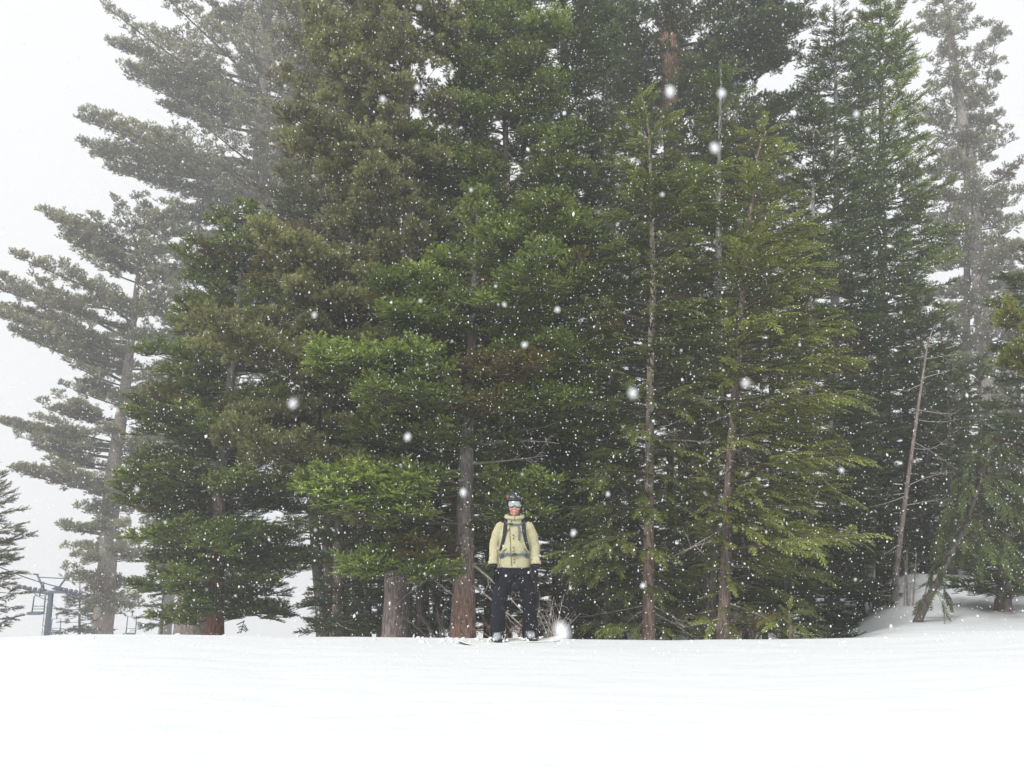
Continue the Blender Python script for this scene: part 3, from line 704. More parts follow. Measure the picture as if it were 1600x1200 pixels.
# right side
tree('fir_tree', 'dark fir with thin spiky tip, left of the two spires on the right', 'tree', 'fir', 23, [(1300, 1000), (1306, 600), (1311, 200), (1308, -8)],
     [(-8, 1305, 1312), (20, 1290, 1330), (60, 1278, 1345), (90, 1262, 1350), (140, 1255, 1365), (200, 1250, 1372), (280, 1248, 1385), (380, 1240, 1400), (500, 1235, 1410), (640, 1230, 1420), (780, 1235, 1410), (900, 1245, 1400), (960, 1260, 1390)], 24, 'grey', 'darkfir', seed=40, front=.8, dead=4)
tree('fir_tree', 'tall fir with blunt bushy top, right of the two spires', 'tree', 'fir', 25.5, [(1385, 1000), (1380, 500), (1376, -25)],
     [(-28, 1370, 1382), (10, 1348, 1402), (50, 1340, 1414), (95, 1330, 1438), (140, 1335, 1428), (190, 1330, 1462), (235, 1330, 1450), (280, 1330, 1488), (335, 1330, 1470), (400, 1330, 1495), (480, 1330, 1480), (600, 1330, 1500), (720, 1330, 1500), (830, 1330, 1480), (900, 1340, 1460)],
     26, 'dark', 'fir', seed=41, dead=4, brown=.03)
tree('fir_tree', 'mid height olive fir in front of the spires', 'tree', 'fir', 18.5, [(1265, 1000), (1268, 600), (1272, 165)],
     [(160, 1269, 1276), (200, 1252, 1296), (270, 1238, 1320), (350, 1230, 1340), (450, 1228, 1350), (560, 1225, 1360), (680, 1225, 1365), (780, 1230, 1370), (860, 1240, 1370), (920, 1250, 1380), (965, 1260, 1385)], 17, 'grey', 'darkfir', seed=42, dead=3, dens=.85)
tree('pine_tree', 'tall pale pine with haze tint in its needles near the right edge', 'tree', 'pine', 48, [(1565, 992), (1538, 560), (1528, 430), (1510, 250), (1490, 120), (1470, -30)],
     [(-35, 1462, 1480), (-10, 1440, 1500), (15, 1420, 1505), (40, 1428, 1522), (75, 1440, 1520), (100, 1450, 1500), (130, 1445, 1500), (150, 1432, 1540), (185, 1430, 1560), (215, 1440, 1580), (260, 1420, 1590), (330, 1420, 1610), (400, 1425, 1620), (480, 1440, 1640), (600, 1450, 1640), (720, 1460, 1640)],
     34, 'greybrown', 'hazepine', seed=43, wtop=7, dens=.65, big=1.25, puff=(.42, .65, 7))
# its one long raised limb is part of the silhouette: a second leader
tree('pine_tree', 'pale leaning pine top poking up right of the tall faded pine', 'tree', 'pine', 49, [(1500, 992), (1515, 420), (1520, 260), (1548, 130), (1566, 40)],
     [(32, 1545, 1582), (60, 1530, 1584), (95, 1530, 1570), (120, 1515, 1572), (150, 1500, 1560), (200, 1490, 1575), (240, 1480, 1555), (300, 1480, 1560), (400, 1460, 1560)], 18, 'greybrown', 'hazepine', seed=44, dens=.55, big=1.25, puff=(.5, .7, 9))
tree('fir_tree', 'dark fir looming at the right edge above the snow hollow', 'tree', 'fir', 19, [(1620, 985), (1622, 700), (1628, 380)],
     [(380, 1622, 1634), (420, 1585, 1660), (480, 1560, 1690), (550, 1570, 1700), (620, 1548, 1705), (690, 1535, 1705), (750, 1525, 1700), (810, 1530, 1700), (860, 1520, 1700), (900, 1540, 1700), (940, 1560, 1690)], 24, 'dark', 'darkfir', seed=45, front=.9, dead=4)
tree('fir_tree', 'shaded fir behind the leaning bare stem', 'tree', 'fir', 24, [(1452, 975), (1448, 700), (1440, 470)],
     [(465, 1436, 1444), (520, 1410, 1480), (600, 1400, 1510), (700, 1395, 1530), (780, 1400, 1530), (850, 1400, 1540), (905, 1410, 1535)], 16, 'dark', 'darkfir', seed=46, dens=.85, dead=5)
tree('pine_tree', 'yellow green pine bough reaching in from beyond the right edge', 'tree', 'pine', 12.2, [(1700, 985), (1695, 700), (1690, 420)],
     [(420, 1685, 1695), (480, 1570, 1760), (520, 1560, 1790), (560, 1525, 1800), (590, 1505, 1800), (620, 1510, 1800), (645, 1560, 1800), (680, 1590, 1800)], 24, 'brown', 'brightpine', seed=47, dens=.5, inner=.4, puff=(.28, .8, 12))
tree('hemlock_tree', 'hooked hemlock leaning right over the snow hollow on a reddish stem', 'tree', 'hemlock', 15, [(1428, 986), (1445, 945), (1470, 900), (1505, 830), (1530, 760), (1548, 690)],
     [(688, 1540, 1556), (720, 1500, 1590), (760, 1480, 1600), (810, 1450, 1610), (850, 1430, 1600), (885, 1440, 1590), (915, 1460, 1560), (940, 1455, 1540)], 12, 'dark', 'darkfir', seed=48, wind=(.1, -.55), sag=.15, dens=.85)
tree('fir_tree', 'short fir with skirted foot on the snow at the lower right', 'young tree', 'fir', 16.5, [(1568, 972), (1570, 860), (1572, 790)],
     [(788, 1568, 1576), (820, 1535, 1605), (860, 1515, 1625), (900, 1500, 1640), (935, 1505, 1640), (962, 1515, 1625)], 22, 'brown', 'darkfir', seed=49)
tree('hemlock_tree', 'stub of hemlock with browned broken top poking from the snow', 'young tree', 'hemlock', 12.6, [(1238, 1002), (1232, 955)],
     [(950, 1226, 1240), (965, 1212, 1255), (985, 1205, 1262), (996, 1208, 1258)], 8, 'brown', 'hemlock', seed=50, brown=.35)
# leaning bare stem
tree('fir_tree', 'dark fir whose lowest boughs stop above the shaded snow behind the hooked hemlock', 'tree', 'fir', 22, [(1490, 965), (1486, 800), (1482, 560)],
     [(556, 1478, 1486), (620, 1455, 1515), (720, 1430, 1540), (800, 1425, 1560), (860, 1430, 1570), (905, 1440, 1560)], 13, 'dark', 'darkfir', seed=52, dens=.95)
tree('fir_tree', 'dark fir at the left rim of the snow hollow', 'tree', 'fir', 19, [(1345, 990), (1346, 800), (1348, 620)],
     [(615, 1345, 1352), (680, 1320, 1380), (780, 1305, 1395), (860, 1300, 1400), (920, 1300, 1395), (955, 1305, 1385)], 12, 'dark', 'darkfir', seed=53, dens=.95)
rb, ab, bb_ = tree('dead_tree', 'leaning bare grey stem rising from the snow hollow on the right', 'dead tree', 'fir', 18, [(1396, 962), (1402, 880), (1420, 745), (1438, 620), (1452, 530), (1462, 508)], None, 9, 'greybrown')
for (y, az, L, el) in [(540, 5, .5, .3), (560, -10, .6, .1), (590, 0, .8, .25), (640, -10, .8, -.25), (655, 10, 1.1, -.2), (690, 0, .9, -.5), (700, 20, 1.3, -.1), (760, 0, 1.0, .55), (775, 195, 1.3, -.35), (790, 5, .9, .2), (770, 170, .9, -.2), (850, 190, .5, -.6), (600, 180, .4, -.4), (555, 185, .3, -.3)]:
    limb_px(rb, ab, bb_, y, 18, az, L, el, .012, None, 5)

# depth of the wood: firs nothing tells apart
DL = 'dim fir trunk and boughs lost in the dark depths of the wood'
k = 0
for (x, y, D) in [(545, 330, 31), (600, 250, 34), (668, 300, 30), (712, 190, 33), (770, 220, 29), (822, 260, 35), (868, 230, 31), (925, 260, 28), (985, 300, 33), (1045, 240, 31), (1085, 330, 28), (1150, 230, 33), (1205, 260, 30),
                  (1255, 300, 34), (1330, 330, 31), (1415, 360, 33), (1470, 480, 30), (1530, 560, 28), (1590, 520, 30)]:
    dd = 0.03 * k
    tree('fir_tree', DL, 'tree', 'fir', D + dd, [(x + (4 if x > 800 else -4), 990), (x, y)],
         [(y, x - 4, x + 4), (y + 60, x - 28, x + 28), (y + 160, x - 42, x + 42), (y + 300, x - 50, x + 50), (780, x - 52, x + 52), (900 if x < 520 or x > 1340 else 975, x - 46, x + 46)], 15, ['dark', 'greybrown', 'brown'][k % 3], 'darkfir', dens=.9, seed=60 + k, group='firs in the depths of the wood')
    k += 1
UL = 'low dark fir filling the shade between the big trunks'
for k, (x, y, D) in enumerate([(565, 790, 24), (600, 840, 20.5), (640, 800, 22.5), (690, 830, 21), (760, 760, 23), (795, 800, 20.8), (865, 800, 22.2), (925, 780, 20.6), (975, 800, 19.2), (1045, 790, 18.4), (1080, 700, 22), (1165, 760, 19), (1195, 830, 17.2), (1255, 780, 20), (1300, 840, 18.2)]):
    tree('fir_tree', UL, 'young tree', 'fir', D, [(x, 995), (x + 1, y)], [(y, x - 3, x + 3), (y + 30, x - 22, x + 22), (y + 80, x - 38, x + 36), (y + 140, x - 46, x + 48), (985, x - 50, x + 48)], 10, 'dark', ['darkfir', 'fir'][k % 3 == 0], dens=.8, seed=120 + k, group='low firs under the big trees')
print('foliage sprays', TOT[0])

# ------------------------------------------------------------------ bare shrubs and saplings
def shrub(label, px, D, n, h, spread, mat, seed, lean=0.0, name='bare_shrub', arch=0.6):
    g = np.random.default_rng(seed); p = at(px, 990, D); z = float(ground_z(p.x, D))
    r = thing(name, label, 'shrub', (p.x, D, z))
    for i in range(n):
        m = MB(); az = g.uniform(0, 6.28); s = g.uniform(.2, 1) * spread; hh = h * g.uniform(.6, 1.05)
        hd = np.array([math.cos(az), math.sin(az) * .6, 0]) * s + np.array([lean, 0, 0])
        st = np.array([g.normal(0, .06), g.normal(0, .06), -.05])
        def PT(t): return st + hd * t * (1 + arch * t) + np.array([0, 0, hh]) * (t - (.35 * arch) * t * t)
        tt = np.linspace(0, 1, 7)
        m.tube([PT(q) for q in tt], [.011 * (1 - .8 * q) + .002 for q in tt], 4, cap=False)
        for k in range(7):
            t_ = g.uniform(.25, .95); q = PT(t_); d = hd * g.uniform(.2, 1) + g.normal(0, .25, 3) + np.array([0, 0, .25])
            e = q + d / np.linalg.norm(d) * g.uniform(.1, .32); m.tube([q, (q + e) / 2 + g.normal(0, .02, 3), e], [.005, .0035, .002], 3, cap=False)
        m.build('stem', mat, r)
    return r
shrub('arching reddish bare twigs seen between the snowboarder\'s legs', 805, 12.4, 8, .75, .38, M_DEADRED, 1)
shrub('dense twiggy leafless bush beside the snowboarder\'s left hand', 868, 14.0, 10, 1.25, .40, M_DEAD, 2, .1)
shrub('cluster of thin bare stems left of the leaning grey stem', 1372, 18.5, 12, 1.3, .35, M_DEAD, 3, -.15, arch=.2)
shrub('few thin bare stems right of the leaning grey stem', 1422, 17.2, 7, 1.15, .22, M_DEAD, 4, .05, arch=.1)
shrub('leafless brush at the foot of the two hemlock trunks', 1165, 14.6, 14, 1.1, .7, M_DEADRED, 5, .1)
shrub('pale bare twigs below the low dark fir at centre left', 690, 17, 10, 1.2, .6, M_DEAD, 6)

# ------------------------------------------------------------------ chairlift
M_STEEL = mat_plain('blue_grey_steel', (0.10, 0.125, 0.17), 0.6, 0.4, noise=4, col2=(0.08, 0.10, 0.13))
M_STEEL2 = mat_plain('galvanised_steel', (0.35, 0.37, 0.40), 0.5, 0.4, noise=6)
TD = 46.0
tb = at(73, 993, TD); tz0 = tb.z - 0.6
u = mpx(TD, 950)
tw = thing('lift_tower', 'blue grey chairlift tower with crossarm at the far left', 'lift tower', (tb.x, TD, tz0))
def TL(x, y, dy=0.0):
    p = at(x, y, TD); return Vector((p.x - tb.x, dy, p.z - tz0))
m = MB(); pt = TL(80, 925); m.tube([(0, 0, -1), (pt.x * .5, 0, pt.z * .5), (pt.x, 0, pt.z)], [u * 4.8, u * 4.5, u * 3.8], 16); m.build('post', M_STEEL, tw)
m = MB(); a_, b_ = TL(48, 924), TL(110, 926); m.box((a_ + b_) / 2, ((b_ - a_).length, .34, u * 4)); m.build('crossarm', M_STEEL, tw, False)
for xs, ys in (((40, 918), (60, 930)), ((97, 921), (116, 932))):
    m = MB(); a_, b_ = TL(*xs), TL(*ys); sl = (b_ - a_)
    for q in (-.08, .08):
        m.tube([a_ + Vector((0, q - .9, .1)), b_ + Vector((0, q + .9, 0))], (.06, .035), 6)
    sh = m.build('sheave_assembly', M_STEEL, tw, False)
    for k in range(6):
        f = (k + .5) / 6; c = a_.lerp(b_, f); m2 = MB(); yy = -.9 + 1.8 * f
        m2.tube([c + Vector((0, yy - .04, .14)), c + Vector((.0, yy + .04, .14))], .11, 14, flat=(1, 0, 0)); m2.build('sheave', M_STEEL, sh)
for (x0, y0, x1, y1) in ((70, 924, 58, 898), (88, 924, 103, 903)):
    m = MB(); m.tube([TL(x0, y0), TL(x1, y1)], u * 1.5, 8); m.build('lifting_frame_arm', M_STEEL, tw)
m = MB(); m.tube([TL(61, 902), TL(103, 904)], u * .8, 8); m.build('lifting_frame_beam', M_STEEL, tw)
m = MB(); m.tube([TL(52, 897), TL(60, 898)], u * 1.3, 8); m.build('lifting_frame_cap', M_STEEL, tw)
m = MB(); m.tube([TL(64, 922), TL(65, 909), TL(68, 909), TL(69, 922)], u * .7, 6); m.build('ladder_hoop', M_STEEL, tw)
m = MB()
for s in (-1, 1): m.tube([(s * .16 + .05, -.28, 0), (pt.x + s * .14, -.24, pt.z)], .018, 5)
for k in range(9): zz_ = pt.z * (k + .5) / 9; m.tube([(-.14 + pt.x * zz_ / pt.z, -.26, zz_), (.14 + pt.x * zz_ / pt.z, -.26, zz_)], .014, 5)
m.build('ladder', M_STEEL, tw)
# haul ropes
def rope(label, pts):
    m = MB(); P = [Vector(p) for p in pts]; o = P[0].copy()
    out = []
    for i in range(len(P) - 1):
        for k in range(6): q = k / 6; out.append(P[i].lerp(P[i + 1], q) - o - Vector((0, 0, .15 * math.sin(q * math.pi))))
    out.append(P[-1] - o); m.tube(out, .028, 6); ob = m.build('haul_rope', M_STEEL); ob.location = o
    tag(ob, label, 'cable'); return ob
rope('haul rope of the chairlift passing over the left end of the crossarm', [at(-60, 880, 34), at(42, 917, TD), at(75, 937, 62), at(100, 955, 74)])
rope('haul rope of the chairlift passing over the right end of the crossarm', [at(-40, 868, 34), at(100, 919, TD), at(128, 940, 62), at(150, 956, 74)])
def chair(label, x, ytop, ybot, wpx, D, rx, ry):
    """hanging two-seat chair: hanger, frame, seat, backrest"""
    U = mpx(D, 950); c = at(x, ybot, D); h = U * (ybot - ytop); W = U * wpx / 2
    r = thing('lift_chair', label, 'lift chair', tuple(c))
    m = MB(); m.tube([(-W, 0, .1), (-W * .9, 0, h), (W * .9, 0, h), (W, 0, .1)], .035, 6); m.build('side_frame', M_STEEL, r)
    m = MB(); m.tube([(0, 0, h), (0, 0, h + U * 7)], .04, 6); m.box((0, 0, h + U * 7), (.12, .3, .14)); m.build('hanger', M_STEEL, r)
    m = MB(); m.box((0, -.22, 0.08), (2 * W, .5, .14)); m.build('seat', M_STEEL, r, False)
    m = MB(); m.tube([(-W, .06, .42), (W, .06, .42)], .03, 6); m.tube([(-W, .05, .28), (W, .05, .28)], .025, 6); m.build('backrest', M_STEEL2, r)
    return r
chair('empty lift chair hanging left of the tower post', 59, 932, 960, 19, TD - 1.5, 0, 0)
chair('fainter empty lift chair lower down, just right of the tower post', 86, 968, 991, 15, 62, 0, 0)
chair('faint lift chair far off between the two leftmost big trunks', 204, 964, 992, 15, 60, 0, 0)

# ------------------------------------------------------------------ snowboard
PD = 10.4
pc = at(804, 997, PD); gz = float(ground_z(pc.x, PD))
YAW = R(20)
bc = at(797, 997, PD)
M_DECK = mat_plain('cream_topsheet', (0.78, 0.79, 0.76), 0.5, 0.4, noise=6, col2=(0.7, 0.71, 0.66))
M_BLACKPL = mat_plain('black_plastic', (0.03, 0.032, 0.036), 0.45, 0.5)
M_SNOWY = mat_plain('caked_snow', (0.85, 0.88, 0.92), 0.8, 0.2, bump=(60, .01))
BZ = gz + 0.002
board = thing('snowboard', 'pale snowboard edge on under the snowboarder\'s boots, tip curling up', 'snowboard', (bc.x, PD, BZ), rotz=YAW)
m = MB(); L2 = .70; ns_ = 40; V = []; Fc = []
for i in range(ns_ + 1):
    x = -L2 + 2 * L2 * i / ns_
    e = min((x + L2), (L2 - x)); wv = .125 + .022 * (abs(x) / L2) ** 2
    hw = wv * math.sqrt(max(0.0, 1 - ((max(0, .15 - e)) / .15) ** 2)) + .004
    zl = .055 * max(0, (-x - .50) / .20) ** 1.7 + .035 * max(0, (x - .52) / .18) ** 1.7
    for (yy, zz_) in ((-hw, zl), (hw, zl), (hw, zl + .011), (-hw, zl + .011)): V.append((x, yy, zz_))
for i in range(ns_):
    for j in range(4): j2 = (j + 1) % 4; Fc.append((i * 4 + j, i * 4 + j2, (i + 1) * 4 + j2, (i + 1) * 4 + j))
Fc += [(3, 2, 1, 0), (ns_ * 4, ns_ * 4 + 1, ns_ * 4 + 2, ns_ * 4 + 3)]
mesh_obj('deck', V, Fc, M_DECK, board)
inv = Matrix.Rotation(-YAW, 4, 'Z')
feet = {}
for s in (-1, 1):
    fx = s * .215 + (0.055)
    m = MB(); m.box((fx, 0, .022), (.14, .24, .02), Matrix.Rotation(R(8) * -s, 3, 'Z'))
    # high back
    hb = []
    for k in range(9):
        q = R(-65 + 130 * k / 8); hb.append((fx + .075 * math.sin(q), .07 + .055 * math.cos(q)))
    for k in range(8):
        (xa, ya), (xb, yb) = hb[k], hb[k + 1]; h1 = .25 - .10 * abs(k - 3.5) / 4
        m.add([(xa, ya, .03), (xb, yb, .03), (xb, yb + .03, h1), (xa, ya + .03, h1), (xa, ya + .008, .03), (xb, yb + .008, .03), (xb, yb + .038, h1), (xa, ya + .038, h1)],
              [(0, 1, 2, 3), (5, 4, 7, 6), (3, 2, 6, 7), (0, 3, 7, 4), (1, 5, 6, 2)])
    bd = m.build('binding', M_BLACKPL, board, False)
    for (yy, zz_, w_) in ((-.085, .075, .03), (-.01, .135, .045)):
        m = MB(); arc = [(fx + .072 * math.cos(R(a)), yy, .03 + zz_ * max(0, math.sin(R(a))) ** .7) for a in range(0, 181, 15)]
        m.tube(arc, (w_ / 2, .006), 6, flat=(0, 1, 0)); m.build('strap', M_BLACKPL, bd)
    feet[s] = Matrix.Rotation(YAW, 3, 'Z') @ Vector((fx, 0, .034)) + Vector((bc.x, PD, BZ))
    m = MB()
    for k in range(26):
        q = random.uniform(0, 6.28); rr = random.uniform(.05, .15)
        m.ellipsoid((fx + rr * math.cos(q), -.02 + rr * .8 * math.sin(q), .018 + random.uniform(0, .035)), (random.uniform(.008, .03), random.uniform(.008, .025), random.uniform(.006, .018)), 6, 4)
    o = m.build('snow_cake', M_SNOWY, board)

# ------------------------------------------------------------------ the snowboarder
M_JACKET = mat_plain('khaki_yellow_shell', (0.46, 0.43, 0.265), 0.85, 0.15, noise=3, col2=(0.41, 0.385, 0.235), bump=(38, .006))
M_PANTS = mat_plain('charcoal_pants', (0.017, 0.018, 0.024), 0.9, 0.1, noise=7, col2=(0.011, 0.012, 0.016), bump=(25, .012))
M_GLOVE = mat_plain('black_glove', (0.012, 0.013, 0.015), 0.8, 0.2, bump=(50, .004))
M_SKIN = mat_plain('face_skin', (0.56, 0.33, 0.25), 0.55, 0.3, noise=12, col2=(0.58, 0.27, 0.20))
M_HELMET = mat_plain('black_helmet', (0.018, 0.02, 0.026), 0.38, 0.5)
M_LENS = mat_plain('mirrored_grey_lens', (0.42, 0.50, 0.46), 0.12, 0.8, metal=0.55)
M_STRAP = mat_plain('black_webbing', (0.028, 0.028, 0.034), 0.8, 0.2, bump=(200, .002))
M_WEB = mat_plain('grey_webbing', (0.13, 0.145, 0.165), 0.8, 0.2)
M_SEAM = mat_plain('dark_seam', (0.10, 0.10, 0.07), 0.8, 0.2)
M_LIP = mat_plain('lips', (0.50, 0.16, 0.13), 0.5, 0.4)
M_TEETH = mat_plain('teeth', (0.80, 0.77, 0.70), 0.35, 0.5)
M_EYE = mat_plain('eye', (0.7, 0.7, 0.7), 0.2, 0.5)
M_BOOT = mat_plain('grey_boot', (0.12, 0.13, 0.145), 0.7, 0.3, noise=30, col2=(.5, .52, .55))
M_RED = mat_plain('red_helmet_sticker', (0.40, 0.09, 0.06), 0.5, 0.4)

px0, pz0 = pc.x, gz
P_ = thing('person', 'snowboarder in khaki yellow jacket, black pants, helmet and mirrored goggles facing the camera', 'person', (px0, PD, pz0))
fl = {s: feet[s] - Vector((px0, PD, pz0)) for s in (-1, 1)}
def tube_ellip(m, rows, n=20):
    """rows: (x, y, z, rx, ry) horizontal rings"""
    V = []; Fc = []
    for (x, y, z, rx, ry) in rows:
        for j in range(n): q = 2 * math.pi * j / n; V.append((x + rx * math.cos(q), y + ry * math.sin(q), z))
    for i in range(len(rows) - 1):
        for j in range(n): j2 = (j + 1) % n; Fc.append((i * n + j, i * n + j2, (i + 1) * n + j2, (i + 1) * n + j))
    Fc.append(tuple(range(n))[::-1]); Fc.append(tuple((len(rows) - 1) * n + j for j in range(n)))
    m.add(V, Fc)
def fuse(o, vox, smooth=2, disp=None):
    md = o.modifiers.new('fuse', 'REMESH'); md.mode = 'VOXEL'; md.voxel_size = vox; md.use_smooth_shade = True
    sm = o.modifiers.new('smooth', 'SMOOTH'); sm.factor = .5; sm.iterations = smooth
    if disp:
        tx = bpy.data.textures.new('folds_' + o.name, 'CLOUDS'); tx.noise_scale = disp[0]; tx.noise_depth = 2
        dm = o.modifiers.new('folds', 'DISPLACE'); dm.texture = tx; dm.strength = disp[1]; dm.mid_level = .5; dm.texture_coords = 'LOCAL'
SH, EL, WR = {}, {}, {}
for s in (-1, 1):
    SH[s] = Vector((s * .175, .01, 1.355)); EL[s] = Vector((s * .258, .02, 1.115)); WR[s] = Vector((s * .272, -.035, .90))
KN, AN, HP = {}, {}, {}
for s in (-1, 1):
    HP[s] = Vector((s * .088, .01, .86)); AN[s] = fl[s] + Vector((0, .02, .07)); KN[s] = Vector((s * .085 + AN[s].x * .52, -.02 + AN[s].y * .5, .49))
# body: one continuous skin-coloured figure inside the clothing
m = MB()
tube_ellip(m, [(0, .01, .84, .14, .10), (0, .01, 1.0, .145, .10), (0, .01, 1.2, .15, .10), (0, .01, 1.34, .155, .09), (0, .01, 1.41, .10, .07), (0, .01, 1.46, .058, .058), (0, 0, 1.54, .055, .06)])
for s in (-1, 1):
    m.tube([SH[s] * .9 + Vector((0, 0, .13)), SH[s] + Vector((0, 0, -.03)), EL[s], WR[s], WR[s] + Vector((0, -.01, -.06))], [.05, .05, .04, .03, .03], 10)
    m.tube([HP[s] + Vector((0, 0, .04)), HP[s] + Vector((0, 0, -.06)), KN[s], AN[s] + Vector((0, 0, .02))], [.09, .085, .055, .045], 12)
def headfn(p):
    q = p.copy()
    if q.z < 0: q.x *= 1 - .30 * q.z * q.z; q.y *= 1 - .12 * q.z * q.z
    return q
HC = Vector((.0, -.01, 1.605))
m.ellipsoid(HC, (.078, .098, .118), 24, 18, fn=headfn)
m.ellipsoid((0, -.100, 1.568), (.013, .018, .022), 10, 8)       # nose
m.ellipsoid((0, -.085, 1.505), (.024, .02, .016), 10, 8)        # chin
for s in (-1, 1):
    m.ellipsoid((s * .045, -.078, 1.560), (.022, .018, .018), 10, 8)  # cheeks
    m.ellipsoid((s * .080, .0, 1.60), (.010, .018, .030), 8, 6)       # ears
body = m.build('body', M_SKIN, P_); fuse(body, .010, 2)
m = MB(); m.tube([(-.030, -.099, 1.540), (-.015, -.1055, 1.532), (0, -.107, 1.530), (.015, -.1055, 1.532), (.030, -.099, 1.540)], [.003, .0065, .0075, .0065, .003], 8); m.build('mouth', M_LIP, P_)
m = MB(); m.tube([(-.020, -.107, 1.5375), (0, -.1115, 1.5335), (.020, -.107, 1.5375)], [(.0022, .0032), (.003, .004), (.0022, .0032)], 8); m.build('teeth', M_TEETH, P_)
for s in (-1, 1):
    m = MB(); m.ellipsoid((s * .031, -.088, 1.612), (.013, .013, .012), 10, 8); m.build('eye', M_EYE, P_)
# jacket
m = MB()
tube_ellip(m, [(0, .015, .862, .203, .150), (0, .015, .90, .204, .150), (0, .015, .98, .196, .142), (0, .015, 1.10, .196, .140), (0, .015, 1.22, .205, .140), (0, .015, 1.32, .208, .130), (0, .015, 1.375, .178, .110), (0, .01, 1.42, .115, .092), (0, 0, 1.455, .092, .092)], 28)
for s in (-1, 1):
    m.tube([SH[s] * .80 + Vector((0, 0, .28)), SH[s] + Vector((0, 0, -.015)), SH[s].lerp(EL[s], .5) + Vector((s * .014, 0, 0)), EL[s] + Vector((s * .004, 0, 0)), EL[s].lerp(WR[s], .5), WR[s] + Vector((0, 0, .015))],
           [.062, .076, .072, .065, .060, .056], 16)
jk = m.build('jacket', M_JACKET, P_); fuse(jk, .011, 3, (.09, .022))
m = MB()   # raised collar / hood roll
ring = [(.098 * math.cos(R(a)), .012 + .095 * math.sin(R(a)), 1.468 + .022 * math.sin(R(a)) + (.0 if a % 60 else .006)) for a in range(-90, 271, 15)]
m.tube(ring, (.026, .034), 10, cap=False, flat=(0, 0, 1)); m.build('collar', M_JACKET, jk)
m = MB(); m.ellipsoid((0, .13, 1.43), (.13, .055, .085), 18, 12); m.build('hood', M_JACKET, jk)
# surface of the jacket front at (x, z)
zr = [.862, .90, .98, 1.10, 1.22, 1.32, 1.375, 1.42]; rxs = [.203, .204, .196, .196, .205, .208, .178, .115]; rys = [.150, .150, .142, .140, .140, .130, .110, .092]
def fy(x, z, off=.012):
    rx = np.interp(z, zr, rxs); ry = np.interp(z, zr, rys); return .015 - ry * math.sqrt(max(.02, 1 - (x / rx) ** 2)) - off
def LX(xp): return (xp - 804.0) / 120.5            # photo pixel -> metres on the person
def LZ(yp): return (997.0 - yp) / 127.5
def ribbon(name, pts, wd, mat, parent, off=.012, th=.004):
    m = MB(); P = []
    for i in range(len(pts) - 1):
        for k in range(5):
            q = k / 5; x = pts[i][0] * (1 - q) + pts[i + 1][0] * q; z = pts[i][1] * (1 - q) + pts[i + 1][1] * q
            P.append(Vector((x, fy(x, z, off), z)))
    x, z = pts[-1]; P.append(Vector((x, fy(x, z, off), z)))
    m.tube(P, (th, wd / 2), 8, flat=(0, 1, 0)); return m.build(name, mat, parent)
ribbon('placket', [(LX(796.5), 1.40), (LX(797.5), 1.1), (LX(799.5), .885)], .007, M_SEAM, jk)
for yp in (817, 838, 843, 857, 862, 874.5, 879):
    x = LX(802.3 + (yp - 840) * .03) if yp > 820 else LX(799); z = LZ(yp)
    m = MB(); c = Vector((x, fy(x, z, .013), z)); m.tube([c, c + Vector((0, -.006, 0))], .0085, 10, flat=(1, 0, 0)); m.build('snap_button', M_BLACKPL, jk)
for pts in ([(LX(796), LZ(828)), (LX(793), LZ(832)), (LX(790), LZ(838))], [(LX(785.5), LZ(864)), (LX(788), LZ(861)), (LX(791.5), LZ(858.5))], [(LX(818.5), LZ(858)), (LX(821), LZ(861)), (LX(823.5), LZ(864))], [(LX(812), LZ(830)), (LX(817), LZ(833)), (LX(820), LZ(837))]):
    ribbon('pocket_zip', pts, .010, M_SEAM, jk)
for s in (-1, 1):
    c = WR[s] + Vector((0, 0, .02)); m = MB(); m.tube([c + Vector((0, .004, .018)), c + Vector((0, -.003, -.018))], .066, 18); m.build('cuff', M_JACKET, jk)
# pants
m = MB()
tube_ellip(m, [(0, .015, .78, .178, .13), (0, .015, .86, .182, .132), (0, .015, .90, .17, .125)], 24)
for s in (-1, 1):
    A = AN[s]
    m.tube([HP[s] + Vector((0, .005, .02)), HP[s] + Vector((s * .006, 0, -.12)), HP[s].lerp(KN[s], .6) + Vector((s * .006, 0, 0)), KN[s] + Vector((0, -.01, 0)), KN[s].lerp(A, .5), A + Vector((0, 0, .09)), A + Vector((0, 0, .02))],
           [.098, .108, .100, .094, .090, .092, .098], 18)
pn = m.build('pants', M_PANTS, P_); fuse(pn, .012, 3, (.10, .030))
